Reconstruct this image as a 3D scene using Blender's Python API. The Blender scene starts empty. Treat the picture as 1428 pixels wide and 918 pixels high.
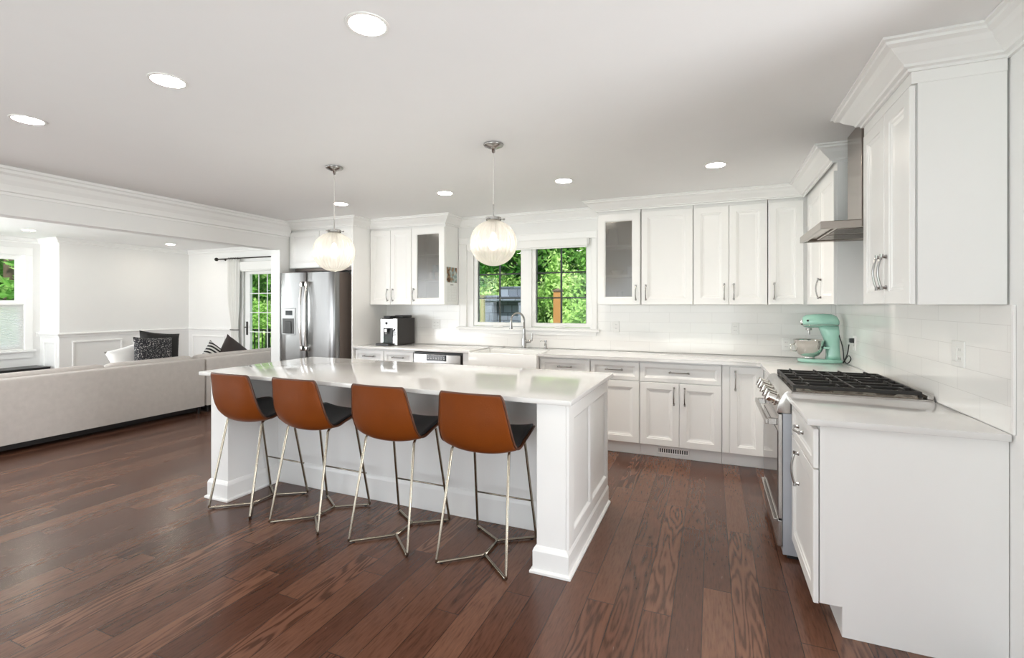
import bpy, bmesh, math, random
from mathutils import Vector, Matrix
import numpy as np
S = bpy.context.scene
COL = S.collection
R = math.radians
random.seed(7)

# ------------------------------------------------------------------ camera
cam_d = bpy.data.cameras.new('camera'); cam = bpy.data.objects.new('camera', cam_d); COL.objects.link(cam)
cam.location = (0, 0, 1.40); cam.rotation_euler = (R(90), 0, 0.39583)
cam_d.sensor_width = 36; cam_d.lens = 667.2/1428*36; cam_d.shift_y = -33.6/1428
cam_d.clip_start = .05; cam_d.clip_end = 200
S.camera = cam

# ------------------------------------------------------------------ view, world, sun, large lights
S.view_settings.view_transform = 'Standard'; S.view_settings.look = 'None'
S.view_settings.exposure = 0.28; S.view_settings.gamma = 1; S.view_settings.use_curve_mapping = False
S.cycles.max_bounces = 14; S.cycles.diffuse_bounces = 7; S.cycles.glossy_bounces = 5
S.cycles.transmission_bounces = 8; S.cycles.transparent_max_bounces = 16
S.cycles.use_denoising = True; S.cycles.sample_clamp_indirect = 6
S.cycles.caustics_reflective = False; S.cycles.caustics_refractive = False
wd = bpy.data.worlds.new('sky'); S.world = wd; wd.use_nodes = True
wd.node_tree.nodes['Background'].inputs[0].default_value = (.80, .90, 1, 1)
wd.node_tree.nodes['Background'].inputs[1].default_value = 1.4

def lamp(name, kind, loc, rot, energy, color=(1, 1, 1), **kw):
    d = bpy.data.lights.new(name, kind); d.energy = energy; d.color = color
    for k, v in kw.items(): setattr(d, k, v)
    o = bpy.data.objects.new(name, d); COL.objects.link(o); o.location = loc; o.rotation_euler = rot
    return o
sun_dir = Vector((-.30, .72, -.80))
lamp('sun', 'SUN', (0, -10, 20), sun_dir.to_track_quat('-Z', 'Y').to_euler(), 4.6, (1, .96, .88), angle=R(1))
# added fill lamps just outside the unseen openings behind the camera
lamp('rear_fill', 'AREA', (-1.5, -2.85, 1.25), (R(95), 0, 0), 48, (.94, .97, 1), shape='RECTANGLE', size=4.4, size_y=2.1)
lamp('front_fill', 'AREA', (-7.6, -2.85, 1.25), (R(95), 0, 0), 90, (.94, .97, 1), shape='RECTANGLE', size=3.4, size_y=2.1)
# added fill lamp in the next room, shining through the right wall's cased opening
lamp('side_fill', 'AREA', (2.9, 1.05, 1.15), (R(106), 0, R(90)), 112, (.96, .98, 1), shape='RECTANGLE', size=1.3, size_y=2.0)
# added fill lamp outside the living room's made-up left window
lamp('left_fill', 'AREA', (-10.25, 1.5, 1.45), (R(92), 0, R(-90)), 150, (.97, .985, 1), shape='RECTANGLE', size=2.2, size_y=1.4)
# added upward fill lamps inside the rooms, aimed to brighten the ceiling
lamp('rear_up_fill', 'AREA', (-1.6, -1.9, .3), (R(117), 0, 0), 11, (.97, .985, 1), shape='RECTANGLE', size=4.0, size_y=1.0, spread=R(62))
lamp('front_up_fill', 'AREA', (-7.6, -1.7, .3), (R(135), 0, 0), 100, (.97, .985, 1), shape='RECTANGLE', size=3.4, size_y=1.2, spread=R(115))

# ------------------------------------------------------------------ materials
def mat(name, color=(.8, .8, .8), rough=.5, metal=0., var=.04, scale=8., bump=0., bscale=60., spec=.5, coat=0., stretch=None):
    m = bpy.data.materials.new(name); m.use_nodes = True
    nt = m.node_tree; b = nt.nodes['Principled BSDF']
    b.inputs['Roughness'].default_value = rough; b.inputs['Metallic'].default_value = metal
    b.inputs['Specular IOR Level'].default_value = spec; b.inputs['Coat Weight'].default_value = coat
    tc = nt.nodes.new('ShaderNodeTexCoord'); mp = nt.nodes.new('ShaderNodeMapping')
    if stretch: mp.inputs['Scale'].default_value = stretch
    n = nt.nodes.new('ShaderNodeTexNoise'); n.inputs['Scale'].default_value = scale; n.inputs['Detail'].default_value = 4
    nt.links.new(tc.outputs['Object'], mp.inputs[0]); nt.links.new(mp.outputs[0], n.inputs[0])
    mx = nt.nodes.new('ShaderNodeMix'); mx.data_type = 'RGBA'
    mx.inputs[6].default_value = tuple(c*(1-var) for c in color)+(1,); mx.inputs[7].default_value = tuple(min(1, c*(1+var)) for c in color)+(1,)
    nt.links.new(n.outputs[0], mx.inputs[0]); nt.links.new(mx.outputs[2], b.inputs['Base Color'])
    if bump:
        n2 = nt.nodes.new('ShaderNodeTexNoise'); n2.inputs['Scale'].default_value = bscale
        nt.links.new(mp.outputs[0], n2.inputs[0])
        bp = nt.nodes.new('ShaderNodeBump'); bp.inputs['Strength'].default_value = bump; bp.inputs['Distance'].default_value = .002
        nt.links.new(n2.outputs[0], bp.inputs['Height']); nt.links.new(bp.outputs[0], b.inputs['Normal'])
    return m
def emis(name, color, s):
    m = bpy.data.materials.new(name); m.use_nodes = True; nt = m.node_tree; nt.nodes.clear()
    e = nt.nodes.new('ShaderNodeEmission'); e.inputs[0].default_value = color+(1,); e.inputs[1].default_value = s
    o = nt.nodes.new('ShaderNodeOutputMaterial'); nt.links.new(e.outputs[0], o.inputs[0]); return m
def mixmat(name, parts):
    """parts: list of (node type, weight, {input: value})"""
    m = bpy.data.materials.new(name); m.use_nodes = True; nt = m.node_tree; nt.nodes.clear()
    o = nt.nodes.new('ShaderNodeOutputMaterial'); cur = None; tot = 0
    for t, w, ins in parts:
        n = nt.nodes.new(t)
        for k, v in ins.items(): n.inputs[k].default_value = v
        tot += w
        if cur is None: cur = n
        else:
            mx = nt.nodes.new('ShaderNodeMixShader'); mx.inputs[0].default_value = w/tot
            nt.links.new(cur.outputs[0], mx.inputs[1]); nt.links.new(n.outputs[0], mx.inputs[2]); cur = mx
    nt.links.new(cur.outputs[0], o.inputs[0]); return m
M = {}
M['wall'] = mat('wall_paint', (.83, .83, .82), .6, var=.01)
M['ceil'] = mat('ceiling_paint', (.88, .885, .885), .7, var=.01)
M['trim'] = mat('trim_paint', (.88, .88, .87), .35, var=.01)
M['cab'] = mat('cabinet_paint', (.88, .878, .865), .32, var=.01)
M['cabin'] = mat('cabinet_inside', (.74, .71, .66), .5, var=.02)
M['gap'] = mat('shadow_gap', (.10, .10, .10), .8)
M['quartz'] = mat('white_quartz', (.75, .74, .73), .07, var=.03, scale=5)
M['steel'] = mat('stainless_steel', (.60, .60, .60), .27, 1., var=.06, scale=6, stretch=(1, 1, 18))
M['steelh'] = mat('brushed_steel', (.55, .53, .51), .25, 1., var=.06, scale=6, stretch=(14, 1, 1))
M['hood'] = mat('hood_steel', (.40, .36, .33), .24, 1., var=.06, scale=6, stretch=(1, 14, 1))
M['fsteel'] = mat('fridge_steel', (.29, .29, .29), .28, 1., var=.05, scale=5, stretch=(12, 12, 1))
M['fside'] = mat('fridge_side_grey', (.20, .165, .145), .4, .3)
M['nickel'] = mat('brushed_nickel', (.42, .41, .40), .25, 1., var=.05)
M['wire'] = mat('champagne_wire', (.38, .335, .27), .26, 1., var=.05)
M['black'] = mat('black_plastic', (.015, .015, .016), .35)
M['dark'] = mat('charcoal_plastic', (.024, .020, .018), .4)
M['iron'] = mat('cast_iron', (.018, .016, .015), .5, bump=.2)
M['enamel'] = mat('cooktop_enamel', (.42, .36, .30), .22, .6)
M['ovenglass'] = mat('oven_glass', (.13, .11, .10), .06, .2)
M['sideg'] = mat('range_side_grey', (.44, .46, .50), .4, .2)
M['leather'] = mat('saddle_leather', (.18, .042, .005), .36, var=.22, scale=5, spec=.28, bump=.25, bscale=140)
M['pad'] = mat('charcoal_leather', (.020, .019, .021), .42, bump=.2, bscale=140)
M['pipe'] = mat('leather_piping', (.09, .03, .012), .45)
M['sofa'] = mat('sofa_linen', (.63, .585, .55), .9, var=.09, scale=22, bump=.5, bscale=320)
M['cushion'] = mat('white_cushion', (.82, .81, .79), .9, bump=.3, bscale=200)
M['blackfab'] = mat('black_fabric', (.022, .020, .020), .85, bump=.4, bscale=250)
M['brownfab'] = mat('espresso_fabric', (.045, .033, .030), .7, bump=.3, bscale=200)
M['mint'] = mat('mint_enamel', (.37, .66, .55), .16, coat=.6, var=.02)
M['chrome'] = mat('polished_steel', (.75, .73, .70), .08, 1., var=.02)
M['ceramic'] = mat('white_fireclay', (.88, .88, .87), .12, coat=.4, var=.01)
M['plate'] = mat('white_plastic', (.85, .85, .83), .35, var=.01)
M['paper'] = mat('calendar_paper', (.86, .86, .85), .8, var=.02)
M['cloth'] = mat('curtain_cloth', (.84, .835, .81), .9, var=.02, bump=.2, bscale=200)
M['rod'] = mat('dark_iron_rod', (.03, .025, .022), .4, .6)
M['red'] = mat('red_ceramic', (.45, .03, .03), .4)
M['muntin'] = mat('black_muntin', (.02, .02, .02), .4)
M['bark'] = mat('bark', (.12, .085, .06), .9, var=.4, scale=6, bump=.6, bscale=12)
M['cedar'] = mat('cedar_post', (.42, .20, .065), .8, var=.35, scale=4, stretch=(4, 4, .6))
M['paleshade'] = mixmat('cellular_shade', [('ShaderNodeBsdfDiffuse', .5, {0: (.88, .88, .88, 1)}), ('ShaderNodeBsdfTranslucent', .5, {0: (.88, .88, .88, 1)})])
M['glass'] = mixmat('window_glass', [('ShaderNodeBsdfTransparent', .99, {0: (.98, 1, .99, 1)}), ('ShaderNodeBsdfGlossy', .01, {0: (1, 1, 1, 1), 1: .01})])
M['frost'] = mixmat('frosted_glass', [('ShaderNodeBsdfRefraction', .62, {0: (.86, .86, .84, 1), 1: .15, 2: 1.07}), ('ShaderNodeBsdfTransparent', .18, {0: (.9, .9, .88, 1)}), ('ShaderNodeBsdfDiffuse', .15, {0: (.62, .58, .52, 1)}), ('ShaderNodeBsdfGlossy', .05, {0: (1, 1, 1, 1), 1: .15})])
M['globe'] = mixmat('ribbed_glass', [('ShaderNodeBsdfTransparent', .46, {0: (.99, .98, .96, 1)}), ('ShaderNodeBsdfTranslucent', .26, {0: (.97, .95, .90, 1)}), ('ShaderNodeBsdfDiffuse', .16, {0: (.9, .88, .84, 1)}), ('ShaderNodeBsdfGlossy', .12, {0: (1, 1, 1, 1), 1: .06})])
M['clearcord'] = mat('clear_cord', (.62, .60, .57), .3)
M['bulb'] = emis('lit_bulb', (1, .89, .72), 11)
M['led'] = emis('lit_downlight', (1, .91, .78), 85)
M['screen'] = mat('display_black', (.02, .025, .03), .1)

def nodes_of(m): return m.node_tree, m.node_tree.nodes, m.node_tree.links
def math_n(nt, op, a, b=None):
    n = nt.nodes.new('ShaderNodeMath'); n.operation = op
    for i, v in enumerate((a, b)):
        if v is None: continue
        if isinstance(v, (int, float)): n.inputs[i].default_value = v
        else: nt.links.new(v, n.inputs[i])
    return n.outputs[0]
def ramp(nt, fac, stops):
    r = nt.nodes.new('ShaderNodeValToRGB'); e = r.color_ramp.elements
    while len(e) < len(stops): e.new(.5)
    for el, (p, c) in zip(e, stops): el.position = p; el.color = c+(1,)
    nt.links.new(fac, r.inputs[0]); return r.outputs[0]
def floor_mat():
    m = mat('dark_oak_planks', rough=.27, spec=.5); nt, N, L = nodes_of(m); b = N['Principled BSDF']
    g = N.new('ShaderNodeNewGeometry'); sx = N.new('ShaderNodeSeparateXYZ'); L.new(g.outputs['Position'], sx.inputs[0])
    u = math_n(nt, 'DIVIDE', math_n(nt, 'SUBTRACT', sx.outputs[0], .087), .127)
    row = math_n(nt, 'FLOOR', u); fu = math_n(nt, 'FRACT', u)
    wn = N.new('ShaderNodeTexWhiteNoise'); wn.noise_dimensions = '1D'; L.new(row, wn.inputs['W'])
    v = math_n(nt, 'DIVIDE', math_n(nt, 'ADD', sx.outputs[1], math_n(nt, 'MULTIPLY', wn.outputs[0], 7.3)), 1.25)
    pl = math_n(nt, 'FLOOR', v); fv = math_n(nt, 'FRACT', v)
    cb = N.new('ShaderNodeCombineXYZ'); L.new(row, cb.inputs[0]); L.new(pl, cb.inputs[1])
    w2 = N.new('ShaderNodeTexWhiteNoise'); w2.noise_dimensions = '3D'; L.new(cb.outputs[0], w2.inputs['Vector'])
    base = ramp(nt, w2.outputs[0], [(0, (.088, .036, .022)), (.35, (.118, .051, .031)), (.7, (.148, .067, .041)), (1, (.185, .088, .054))])
    wsep = N.new('ShaderNodeSeparateXYZ'); L.new(w2.outputs['Color'], wsep.inputs[0])
    # grain: cathedral rings stretched along the plank, offset per plank
    off = N.new('ShaderNodeVectorMath'); off.operation = 'MULTIPLY'; L.new(w2.outputs['Color'], off.inputs[0]); off.inputs[1].default_value = (9, 9, 9)
    mp = N.new('ShaderNodeVectorMath'); mp.operation = 'MULTIPLY'; L.new(g.outputs['Position'], mp.inputs[0]); mp.inputs[1].default_value = (1, .11, 1)
    ad = N.new('ShaderNodeVectorMath'); L.new(mp.outputs[0], ad.inputs[0]); L.new(off.outputs[0], ad.inputs[1])
    nz = N.new('ShaderNodeTexNoise'); nz.inputs['Scale'].default_value = 7; nz.inputs['Detail'].default_value = 2.5; L.new(ad.outputs[0], nz.inputs[0])
    rings = math_n(nt, 'SINE', math_n(nt, 'MULTIPLY', nz.outputs[0], 95.))
    fine = N.new('ShaderNodeTexNoise'); fine.inputs['Scale'].default_value = 130; fine.inputs['Detail'].default_value = 3; L.new(ad.outputs[0], fine.inputs[0])
    dk = ramp(nt, math_n(nt, 'ADD', math_n(nt, 'MULTIPLY', rings, math_n(nt, 'MULTIPLY', math_n(nt, 'POWER', wsep.outputs[1], 2.), .46)), math_n(nt, 'MULTIPLY', fine.outputs[0], .9)), [(.12, (.50, .46, .44)), (.42, (.92, .91, .90)), (.75, (1.16, 1.14, 1.12))])
    mul = N.new('ShaderNodeMix'); mul.data_type = 'RGBA'; mul.blend_type = 'MULTIPLY'; mul.inputs[0].default_value = 1
    L.new(base, mul.inputs[6]); L.new(dk, mul.inputs[7])
    eu = math_n(nt, 'MINIMUM', fu, math_n(nt, 'SUBTRACT', 1, fu)); ev = math_n(nt, 'MULTIPLY', math_n(nt, 'MINIMUM', fv, math_n(nt, 'SUBTRACT', 1, fv)), 9.8)
    edge = math_n(nt, 'MINIMUM', eu, ev)
    seam = N.new('ShaderNodeMapRange'); L.new(edge, seam.inputs[0]); seam.inputs[1].default_value = .006; seam.inputs[2].default_value = .022; seam.inputs[3].default_value = .35
    mul2 = N.new('ShaderNodeMix'); mul2.data_type = 'RGBA'; mul2.blend_type = 'MULTIPLY'; mul2.inputs[0].default_value = 1
    L.new(mul.outputs[2], mul2.inputs[6]); L.new(seam.outputs[0], mul2.inputs[7]); L.new(mul2.outputs[2], b.inputs['Base Color'])
    rr = N.new('ShaderNodeMapRange'); L.new(fine.outputs[0], rr.inputs[0]); rr.inputs[3].default_value = .19; rr.inputs[4].default_value = .30; L.new(rr.outputs[0], b.inputs['Roughness'])
    bp = N.new('ShaderNodeBump'); bp.inputs['Strength'].default_value = .16; bp.inputs['Distance'].default_value = .0012
    L.new(math_n(nt, 'ADD', seam.outputs[0], math_n(nt, 'MULTIPLY', fine.outputs[0], .35)), bp.inputs['Height']); L.new(bp.outputs[0], b.inputs['Normal'])
    return m
M['floor'] = floor_mat()
def tile_mat(name, ax):
    m = mat(name, rough=.12); nt, N, L = nodes_of(m); b = N['Principled BSDF']
    g = N.new('ShaderNodeNewGeometry'); sx = N.new('ShaderNodeSeparateXYZ'); L.new(g.outputs['Position'], sx.inputs[0])
    cb = N.new('ShaderNodeCombineXYZ'); L.new(sx.outputs[ax], cb.inputs[0]); L.new(math_n(nt, 'SUBTRACT', sx.outputs[2], .915), cb.inputs[1])
    br = N.new('ShaderNodeTexBrick'); L.new(cb.outputs[0], br.inputs[0])
    br.inputs['Color1'].default_value = (.85, .84, .82, 1); br.inputs['Color2'].default_value = (.87, .865, .845, 1); br.inputs['Mortar'].default_value = (.72, .71, .69, 1)
    br.inputs['Scale'].default_value = 1; br.inputs['Mortar Size'].default_value = .0012; br.inputs['Brick Width'].default_value = .40; br.inputs['Row Height'].default_value = .102
    L.new(br.outputs['Color'], b.inputs['Base Color'])
    bp = N.new('ShaderNodeBump'); bp.inputs['Strength'].default_value = .3; bp.inputs['Distance'].default_value = .002; bp.invert = True
    L.new(br.outputs['Fac'], bp.inputs['Height']); L.new(bp.outputs[0], b.inputs['Normal']); return m
M['tile_x'] = tile_mat('tile_back', 0); M['tile_y'] = tile_mat('tile_right', 1)
def leaf_mat(name, stops):
    m = bpy.data.materials.new(name); m.use_nodes = True; nt = m.node_tree; nt.nodes.clear(); N = nt.nodes; L = nt.links
    g = N.new('ShaderNodeNewGeometry'); n = N.new('ShaderNodeTexNoise'); n.inputs['Scale'].default_value = 1.1; n.inputs['Detail'].default_value = 5
    L.new(g.outputs['Position'], n.inputs[0]); c = ramp(nt, n.outputs[0], stops)
    d = N.new('ShaderNodeBsdfDiffuse'); t = N.new('ShaderNodeBsdfTranslucent'); L.new(c, d.inputs[0]); L.new(c, t.inputs[0])
    mx = N.new('ShaderNodeMixShader'); mx.inputs[0].default_value = .4; L.new(d.outputs[0], mx.inputs[1]); L.new(t.outputs[0], mx.inputs[2])
    o = N.new('ShaderNodeOutputMaterial'); L.new(mx.outputs[0], o.inputs[0]); return m
M['leaf_dark'] = leaf_mat('leaf_dark', [(.3, (.02, .09, .012)), (.5, (.06, .24, .03)), (.7, (.16, .42, .05))])
M['leaf_mid'] = leaf_mat('leaf_mid', [(.3, (.05, .19, .03)), (.5, (.20, .44, .09)), (.7, (.50, .70, .26))])
M['leaf_light'] = leaf_mat('leaf_light', [(.3, (.16, .36, .07)), (.5, (.42, .65, .19)), (.7, (.74, .84, .46))])
M['grass'] = leaf_mat('lawn_green', [(.3, (.06, .18, .02)), (.5, (.12, .32, .04)), (.7, (.2, .42, .07))])
def stone_mat():
    m = mat('shaded_blue_grey_stone', rough=.85); nt, N, L = nodes_of(m); b = N['Principled BSDF']
    g = N.new('ShaderNodeNewGeometry'); sx = N.new('ShaderNodeSeparateXYZ'); L.new(g.outputs['Position'], sx.inputs[0])
    cb = N.new('ShaderNodeCombineXYZ'); L.new(math_n(nt, 'ADD', sx.outputs[0], sx.outputs[1]), cb.inputs[0]); L.new(sx.outputs[2], cb.inputs[1])
    br = N.new('ShaderNodeTexBrick'); L.new(cb.outputs[0], br.inputs[0])
    br.inputs['Color1'].default_value = (.13, .15, .20, 1); br.inputs['Color2'].default_value = (.24, .27, .34, 1); br.inputs['Mortar'].default_value = (.08, .09, .12, 1)  # stone tones kept darker, with the shade it stands in put into the colour
    br.inputs['Scale'].default_value = 1; br.inputs['Mortar Size'].default_value = .012; br.inputs['Brick Width'].default_value = .34; br.inputs['Row Height'].default_value = .2
    br.offset = .37; br.squash = .7
    L.new(br.outputs['Color'], b.inputs['Base Color']); return m
M['stone'] = stone_mat()
def pattern_mat(name, kind):
    m = mat(name, rough=.85); nt, N, L = nodes_of(m); b = N['Principled BSDF']
    tc = N.new('ShaderNodeTexCoord')
    if kind == 'speckle':
        n = N.new('ShaderNodeTexNoise'); n.inputs['Scale'].default_value = 75; n.inputs['Detail'].default_value = 2; L.new(tc.outputs['Object'], n.inputs[0])
        c = ramp(nt, n.outputs[0], [(.50, (.018, .018, .022)), (.57, (.05, .05, .06)), (.66, (.45, .43, .40))])
    elif kind == 'stripe':
        w = N.new('ShaderNodeTexWave'); w.bands_direction = 'Y'; w.inputs['Scale'].default_value = 6.5; w.inputs['Distortion'].default_value = .3; L.new(tc.outputs['Object'], w.inputs[0])
        c = ramp(nt, w.outputs[0], [(.45, (.015, .015, .015)), (.55, (.75, .73, .70))])
    else:
        v = N.new('ShaderNodeTexVoronoi'); v.inputs['Scale'].default_value = 22; L.new(tc.outputs['Object'], v.inputs[0])
        n = N.new('ShaderNodeTexNoise'); n.inputs['Scale'].default_value = 14; L.new(tc.outputs['Object'], n.inputs[0])
        c = ramp(nt, n.outputs[0], [(.35, (.10, .05, .03)), (.45, (.35, .22, .13)), (.55, (.25, .38, .40)), (.65, (.62, .60, .52))])
    L.new(c, b.inputs['Base Color']); return m
M['speckle'] = pattern_mat('speckled_weave', 'speckle'); M['stripe'] = pattern_mat('striped_weave', 'stripe'); M['photo'] = pattern_mat('calendar_photo', 'photo')

# ------------------------------------------------------------------ mesh builder
WM = {}
class B:
    def __init__(s, T=None): s.bm = bmesh.new(); s.T = T or (lambda p: p)
    def v(s, p): return s.bm.verts.new(s.T(p))
    def box(s, x0, x1, y0, y1, z0, z1, bev=0., seg=2):
        vs = [s.v((x, y, z)) for x in (x0, x1) for y in (y0, y1) for z in (z0, z1)]
        fs = [s.bm.faces.new([vs[i] for i in q]) for q in ((0, 1, 3, 2), (4, 6, 7, 5), (0, 4, 5, 1), (2, 3, 7, 6), (0, 2, 6, 4), (1, 5, 7, 3))]
        if bev:
            es = list({e for f in fs for e in f.edges})
            bmesh.ops.bevel(s.bm, geom=es, offset=bev, segments=seg, affect='EDGES', profile=.5)
        return s
    def prism(s, poly, a0, a1, axis='z', bev=0., seg=2):
        def P(p, a): return (p[0], p[1], a) if axis == 'z' else ((p[0], a, p[1]) if axis == 'y' else (a, p[0], p[1]))
        lo = [s.v(P(p, a0)) for p in poly]; hi = [s.v(P(p, a1)) for p in poly]; n = len(poly)
        fs = [s.bm.faces.new(lo), s.bm.faces.new(hi)]
        fs += [s.bm.faces.new((lo[i], lo[(i+1) % n], hi[(i+1) % n], hi[i])) for i in range(n)]
        if bev:
            es = list({e for f in fs[:2] for e in f.edges})
            bmesh.ops.bevel(s.bm, geom=es, offset=bev, segments=seg, affect='EDGES', profile=.5)
        return s
    def loops(s, rings, cap0=True, cap1=True, closed=True):
        vr = [[s.v(p) for p in r] for r in rings]; n = len(vr[0])
        for a, b in zip(vr, vr[1:]):
            for i in range(n if closed else n-1):
                j = (i+1) % n; s.bm.faces.new((a[i], a[j], b[j], b[i]))
        if cap0: s.bm.faces.new(vr[0])
        if cap1: s.bm.faces.new(vr[-1])
        return s
    def rect_loops(s, u0, u1, v0, v1, prof):
        return s.loops([[(u0+i, v0+i, w), (u1-i, v0+i, w), (u1-i, v1-i, w), (u0+i, v1-i, w)] for i, w in prof])
    def lathe(s, prof, c=(0, 0, 0), axis='z', seg=24, rib=None):
        rings = []
        for r, h in prof:
            ring = []
            for k in range(seg):
                a = 2*math.pi*k/seg; q = r*(1+(rib[1]*math.cos(rib[0]*a) if rib else 0))
                x, y = q*math.cos(a), q*math.sin(a)
                p = (x, y, h) if axis == 'z' else ((h, x, y) if axis == 'x' else (x, h, y))
                ring.append((c[0]+p[0], c[1]+p[1], c[2]+p[2]))
            rings.append(ring)
        return s.loops(rings, cap0=prof[0][0] > 1e-6 or True, cap1=True)
    def tube(s, pts, r, seg=10, closed=False, flat=1.):
        pts = [Vector(p) for p in pts]; n = len(pts); rings = []; up = None
        rad = r if isinstance(r, (list, tuple)) else [r]*n
        for i, p in enumerate(pts):
            if closed: t = (pts[(i+1) % n]-pts[i-1])
            else: t = pts[min(i+1, n-1)]-pts[max(i-1, 0)]
            t.normalize()
            if up is None:
                up = Vector((0, 0, 1)) if abs(t.z) < .9 else Vector((1, 0, 0))
            a = t.cross(up)
            if a.length < 1e-5: a = t.orthogonal()
            a.normalize(); b = a.cross(t).normalized(); up = b
            rings.append([tuple(p+a*rad[i]*math.cos(2*math.pi*k/seg)+b*rad[i]*flat*math.sin(2*math.pi*k/seg)) for k in range(seg)])
        if closed: rings.append(rings[0])
        if closed:
            vr = [[s.v(q) for q in rg] for rg in rings[:-1]]
            for i in range(n):
                a, b = vr[i], vr[(i+1) % n]
                for k in range(seg): s.bm.faces.new((a[k], a[(k+1) % seg], b[(k+1) % seg], b[k]))
            return s
        return s.loops(rings)
    def sphere(s, c, r, seg=16, sq=(1, 1, 1)):
        prof = []
        rings = []
        for i in range(1, seg//2):
            th = math.pi*i/(seg//2)
            rings.append([(c[0]+sq[0]*r*math.sin(th)*math.cos(2*math.pi*k/seg), c[1]+sq[1]*r*math.sin(th)*math.sin(2*math.pi*k/seg), c[2]+sq[2]*r*math.cos(th)) for k in range(seg)])
        return s.loops(rings)
    def grid(s, f, nu, nv):
        vs = [[s.v(f(i/nu, j/nv)) for j in range(nv+1)] for i in range(nu+1)]
        for i in range(nu):
            for j in range(nv): s.bm.faces.new((vs[i][j], vs[i+1][j], vs[i+1][j+1], vs[i][j+1]))
        return s
    def obj(s, name, m, parent=None, smooth=False, normals=True):
        if normals: bmesh.ops.recalc_face_normals(s.bm, faces=s.bm.faces)
        me = bpy.data.meshes.new(name); s.bm.to_mesh(me); s.bm.free()
        ms = m if isinstance(m, (list, tuple)) else [m]
        for q in ms: me.materials.append(M[q] if isinstance(q, str) else q)
        if smooth:
            for p in me.polygons: p.use_smooth = True
            if smooth != 'all': me.set_sharp_from_angle(angle=R(smooth if smooth is not True else 40))
        o = bpy.data.objects.new(name, me); COL.objects.link(o); put(o, parent); return o
def put(o, parent):
    if parent is not None:
        o.parent = parent; o.matrix_parent_inverse = WM.get(parent.name, Matrix()).inverted()
def tag(o, label, cat, group=None):
    o['label'] = label; o['category'] = cat
    if group: o['group'] = group
    return o
def thing(name, loc, label, cat, group=None, rz=0):
    o = bpy.data.objects.new(name, None); COL.objects.link(o); o.location = loc; o.rotation_euler = (0, 0, rz); o.empty_display_size = .1
    WM[o.name] = Matrix.Translation(loc) @ Matrix.Rotation(rz, 4, 'Z'); return tag(o, label, cat, group)
def struct(b, name, m, **k):
    o = b.obj(name, m, **k); o['kind'] = 'structure'; return o
def copy_tree(o, parent=None):
    c = o.copy(); COL.objects.link(c)
    if parent is not None: c.parent = parent
    for ch in list(o.children): copy_tree(ch, c)
    return c
def face_mY(plane): return lambda p: (p[0], plane-p[2], p[1])
def face_mX(plane): return lambda p: (plane-p[2], p[0], p[1])
def face_pX(plane): return lambda p: (plane+p[2], p[0], p[1])
def arc(c, r, a0, a1, n, f): return [f(c, r, R(a0+(a1-a0)*i/n)) for i in range(n+1)]
def sweep(b, path, prof):
    """prof (out, z) swept along an XY path, out = right of the direction, mitred."""
    P = [Vector(p) for p in path]; rings = []
    for i, p in enumerate(P):
        d0 = (p-P[i-1]).normalized() if i else None; d1 = (P[i+1]-p).normalized() if i < len(P)-1 else None
        d0 = d0 or d1; d1 = d1 or d0
        n0 = Vector((d0.y, -d0.x)); n1 = Vector((d1.y, -d1.x)); m = (n0+n1)/(1+n0.dot(n1))
        rings.append([(p.x+m.x*o, p.y+m.y*o, z) for o, z in prof])
    return b.loops(rings)

# ------------------------------------------------------------------ the shell
H = 2.44
XW, YB = 1.04, 5.13            # right wall, back wall
XP0, XP1 = -5.10, -4.95        # wall between kitchen and living room
YL, XL, XLW, YJ, YR = 6.10, -9.30, -9.85, 4.12, -2.60
struct(B().box(XLW-.2, XW+3.2, YR-.2, YL+.2, -.12, 0), 'floor', 'floor')
struct(B().box(XLW-.3, XW+3.3, YR-2.6, YL+.3, H, H+.15), 'ceiling', 'ceil')  # extended past the walls as an unseen overhang that keeps the sun out
WX0, WX1, WZ0, WZ1 = -2.735, -1.205, 1.135, 2.125
b = B(); b.box(XP1, WX0, YB, YB+.15, 0, H); b.box(WX1, XW+.15, YB, YB+.15, 0, H); b.box(WX0, WX1, YB, YB+.15, 0, WZ0); b.box(WX0, WX1, YB, YB+.15, WZ1, H)
struct(b, 'wall_back', 'wall')
b = B(); b.box(XW, XW+.15, YR, .0, 0, H); b.box(XW, XW+.15, 1.90, YB, 0, H); b.box(XW, XW+.15, .0, 1.90, 2.16, H)
struct(b, 'wall_right', 'wall')
b = B(); b.box(XW+3.0, XW+3.15, YR, YB, 0, H); b.box(XW+.15, XW+3.0, YR-.15, YR, 0, H); b.box(XW+.15, XW+3.0, YB-.15, YB, 0, H)
struct(b, 'wall_next_room', 'wall')
b = B(); b.box(XP0, XP1, 4.37, YL, 0, H); b.box(XP0, XP1, YR, 4.37, 2.085, H)
struct(b, 'wall_partition', 'wall')
b = B()   # unseen rear wall, two wide open holes added to let the fill lamps in
b.box(XLW, -9.3, YR-.15, YR, 0, H); b.box(-5.9, -3.7, YR-.15, YR, 0, H); b.box(.7, XW, YR-.15, YR, 0, H)
b.box(XLW, XW, YR-.15, YR, 2.3, H+.0); b.box(-9.3, -5.9, YR-.15, YR, 0, .15); b.box(-3.7, .7, YR-.15, YR, 0, .15)
struct(b, 'wall_rear', 'wall')
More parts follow.
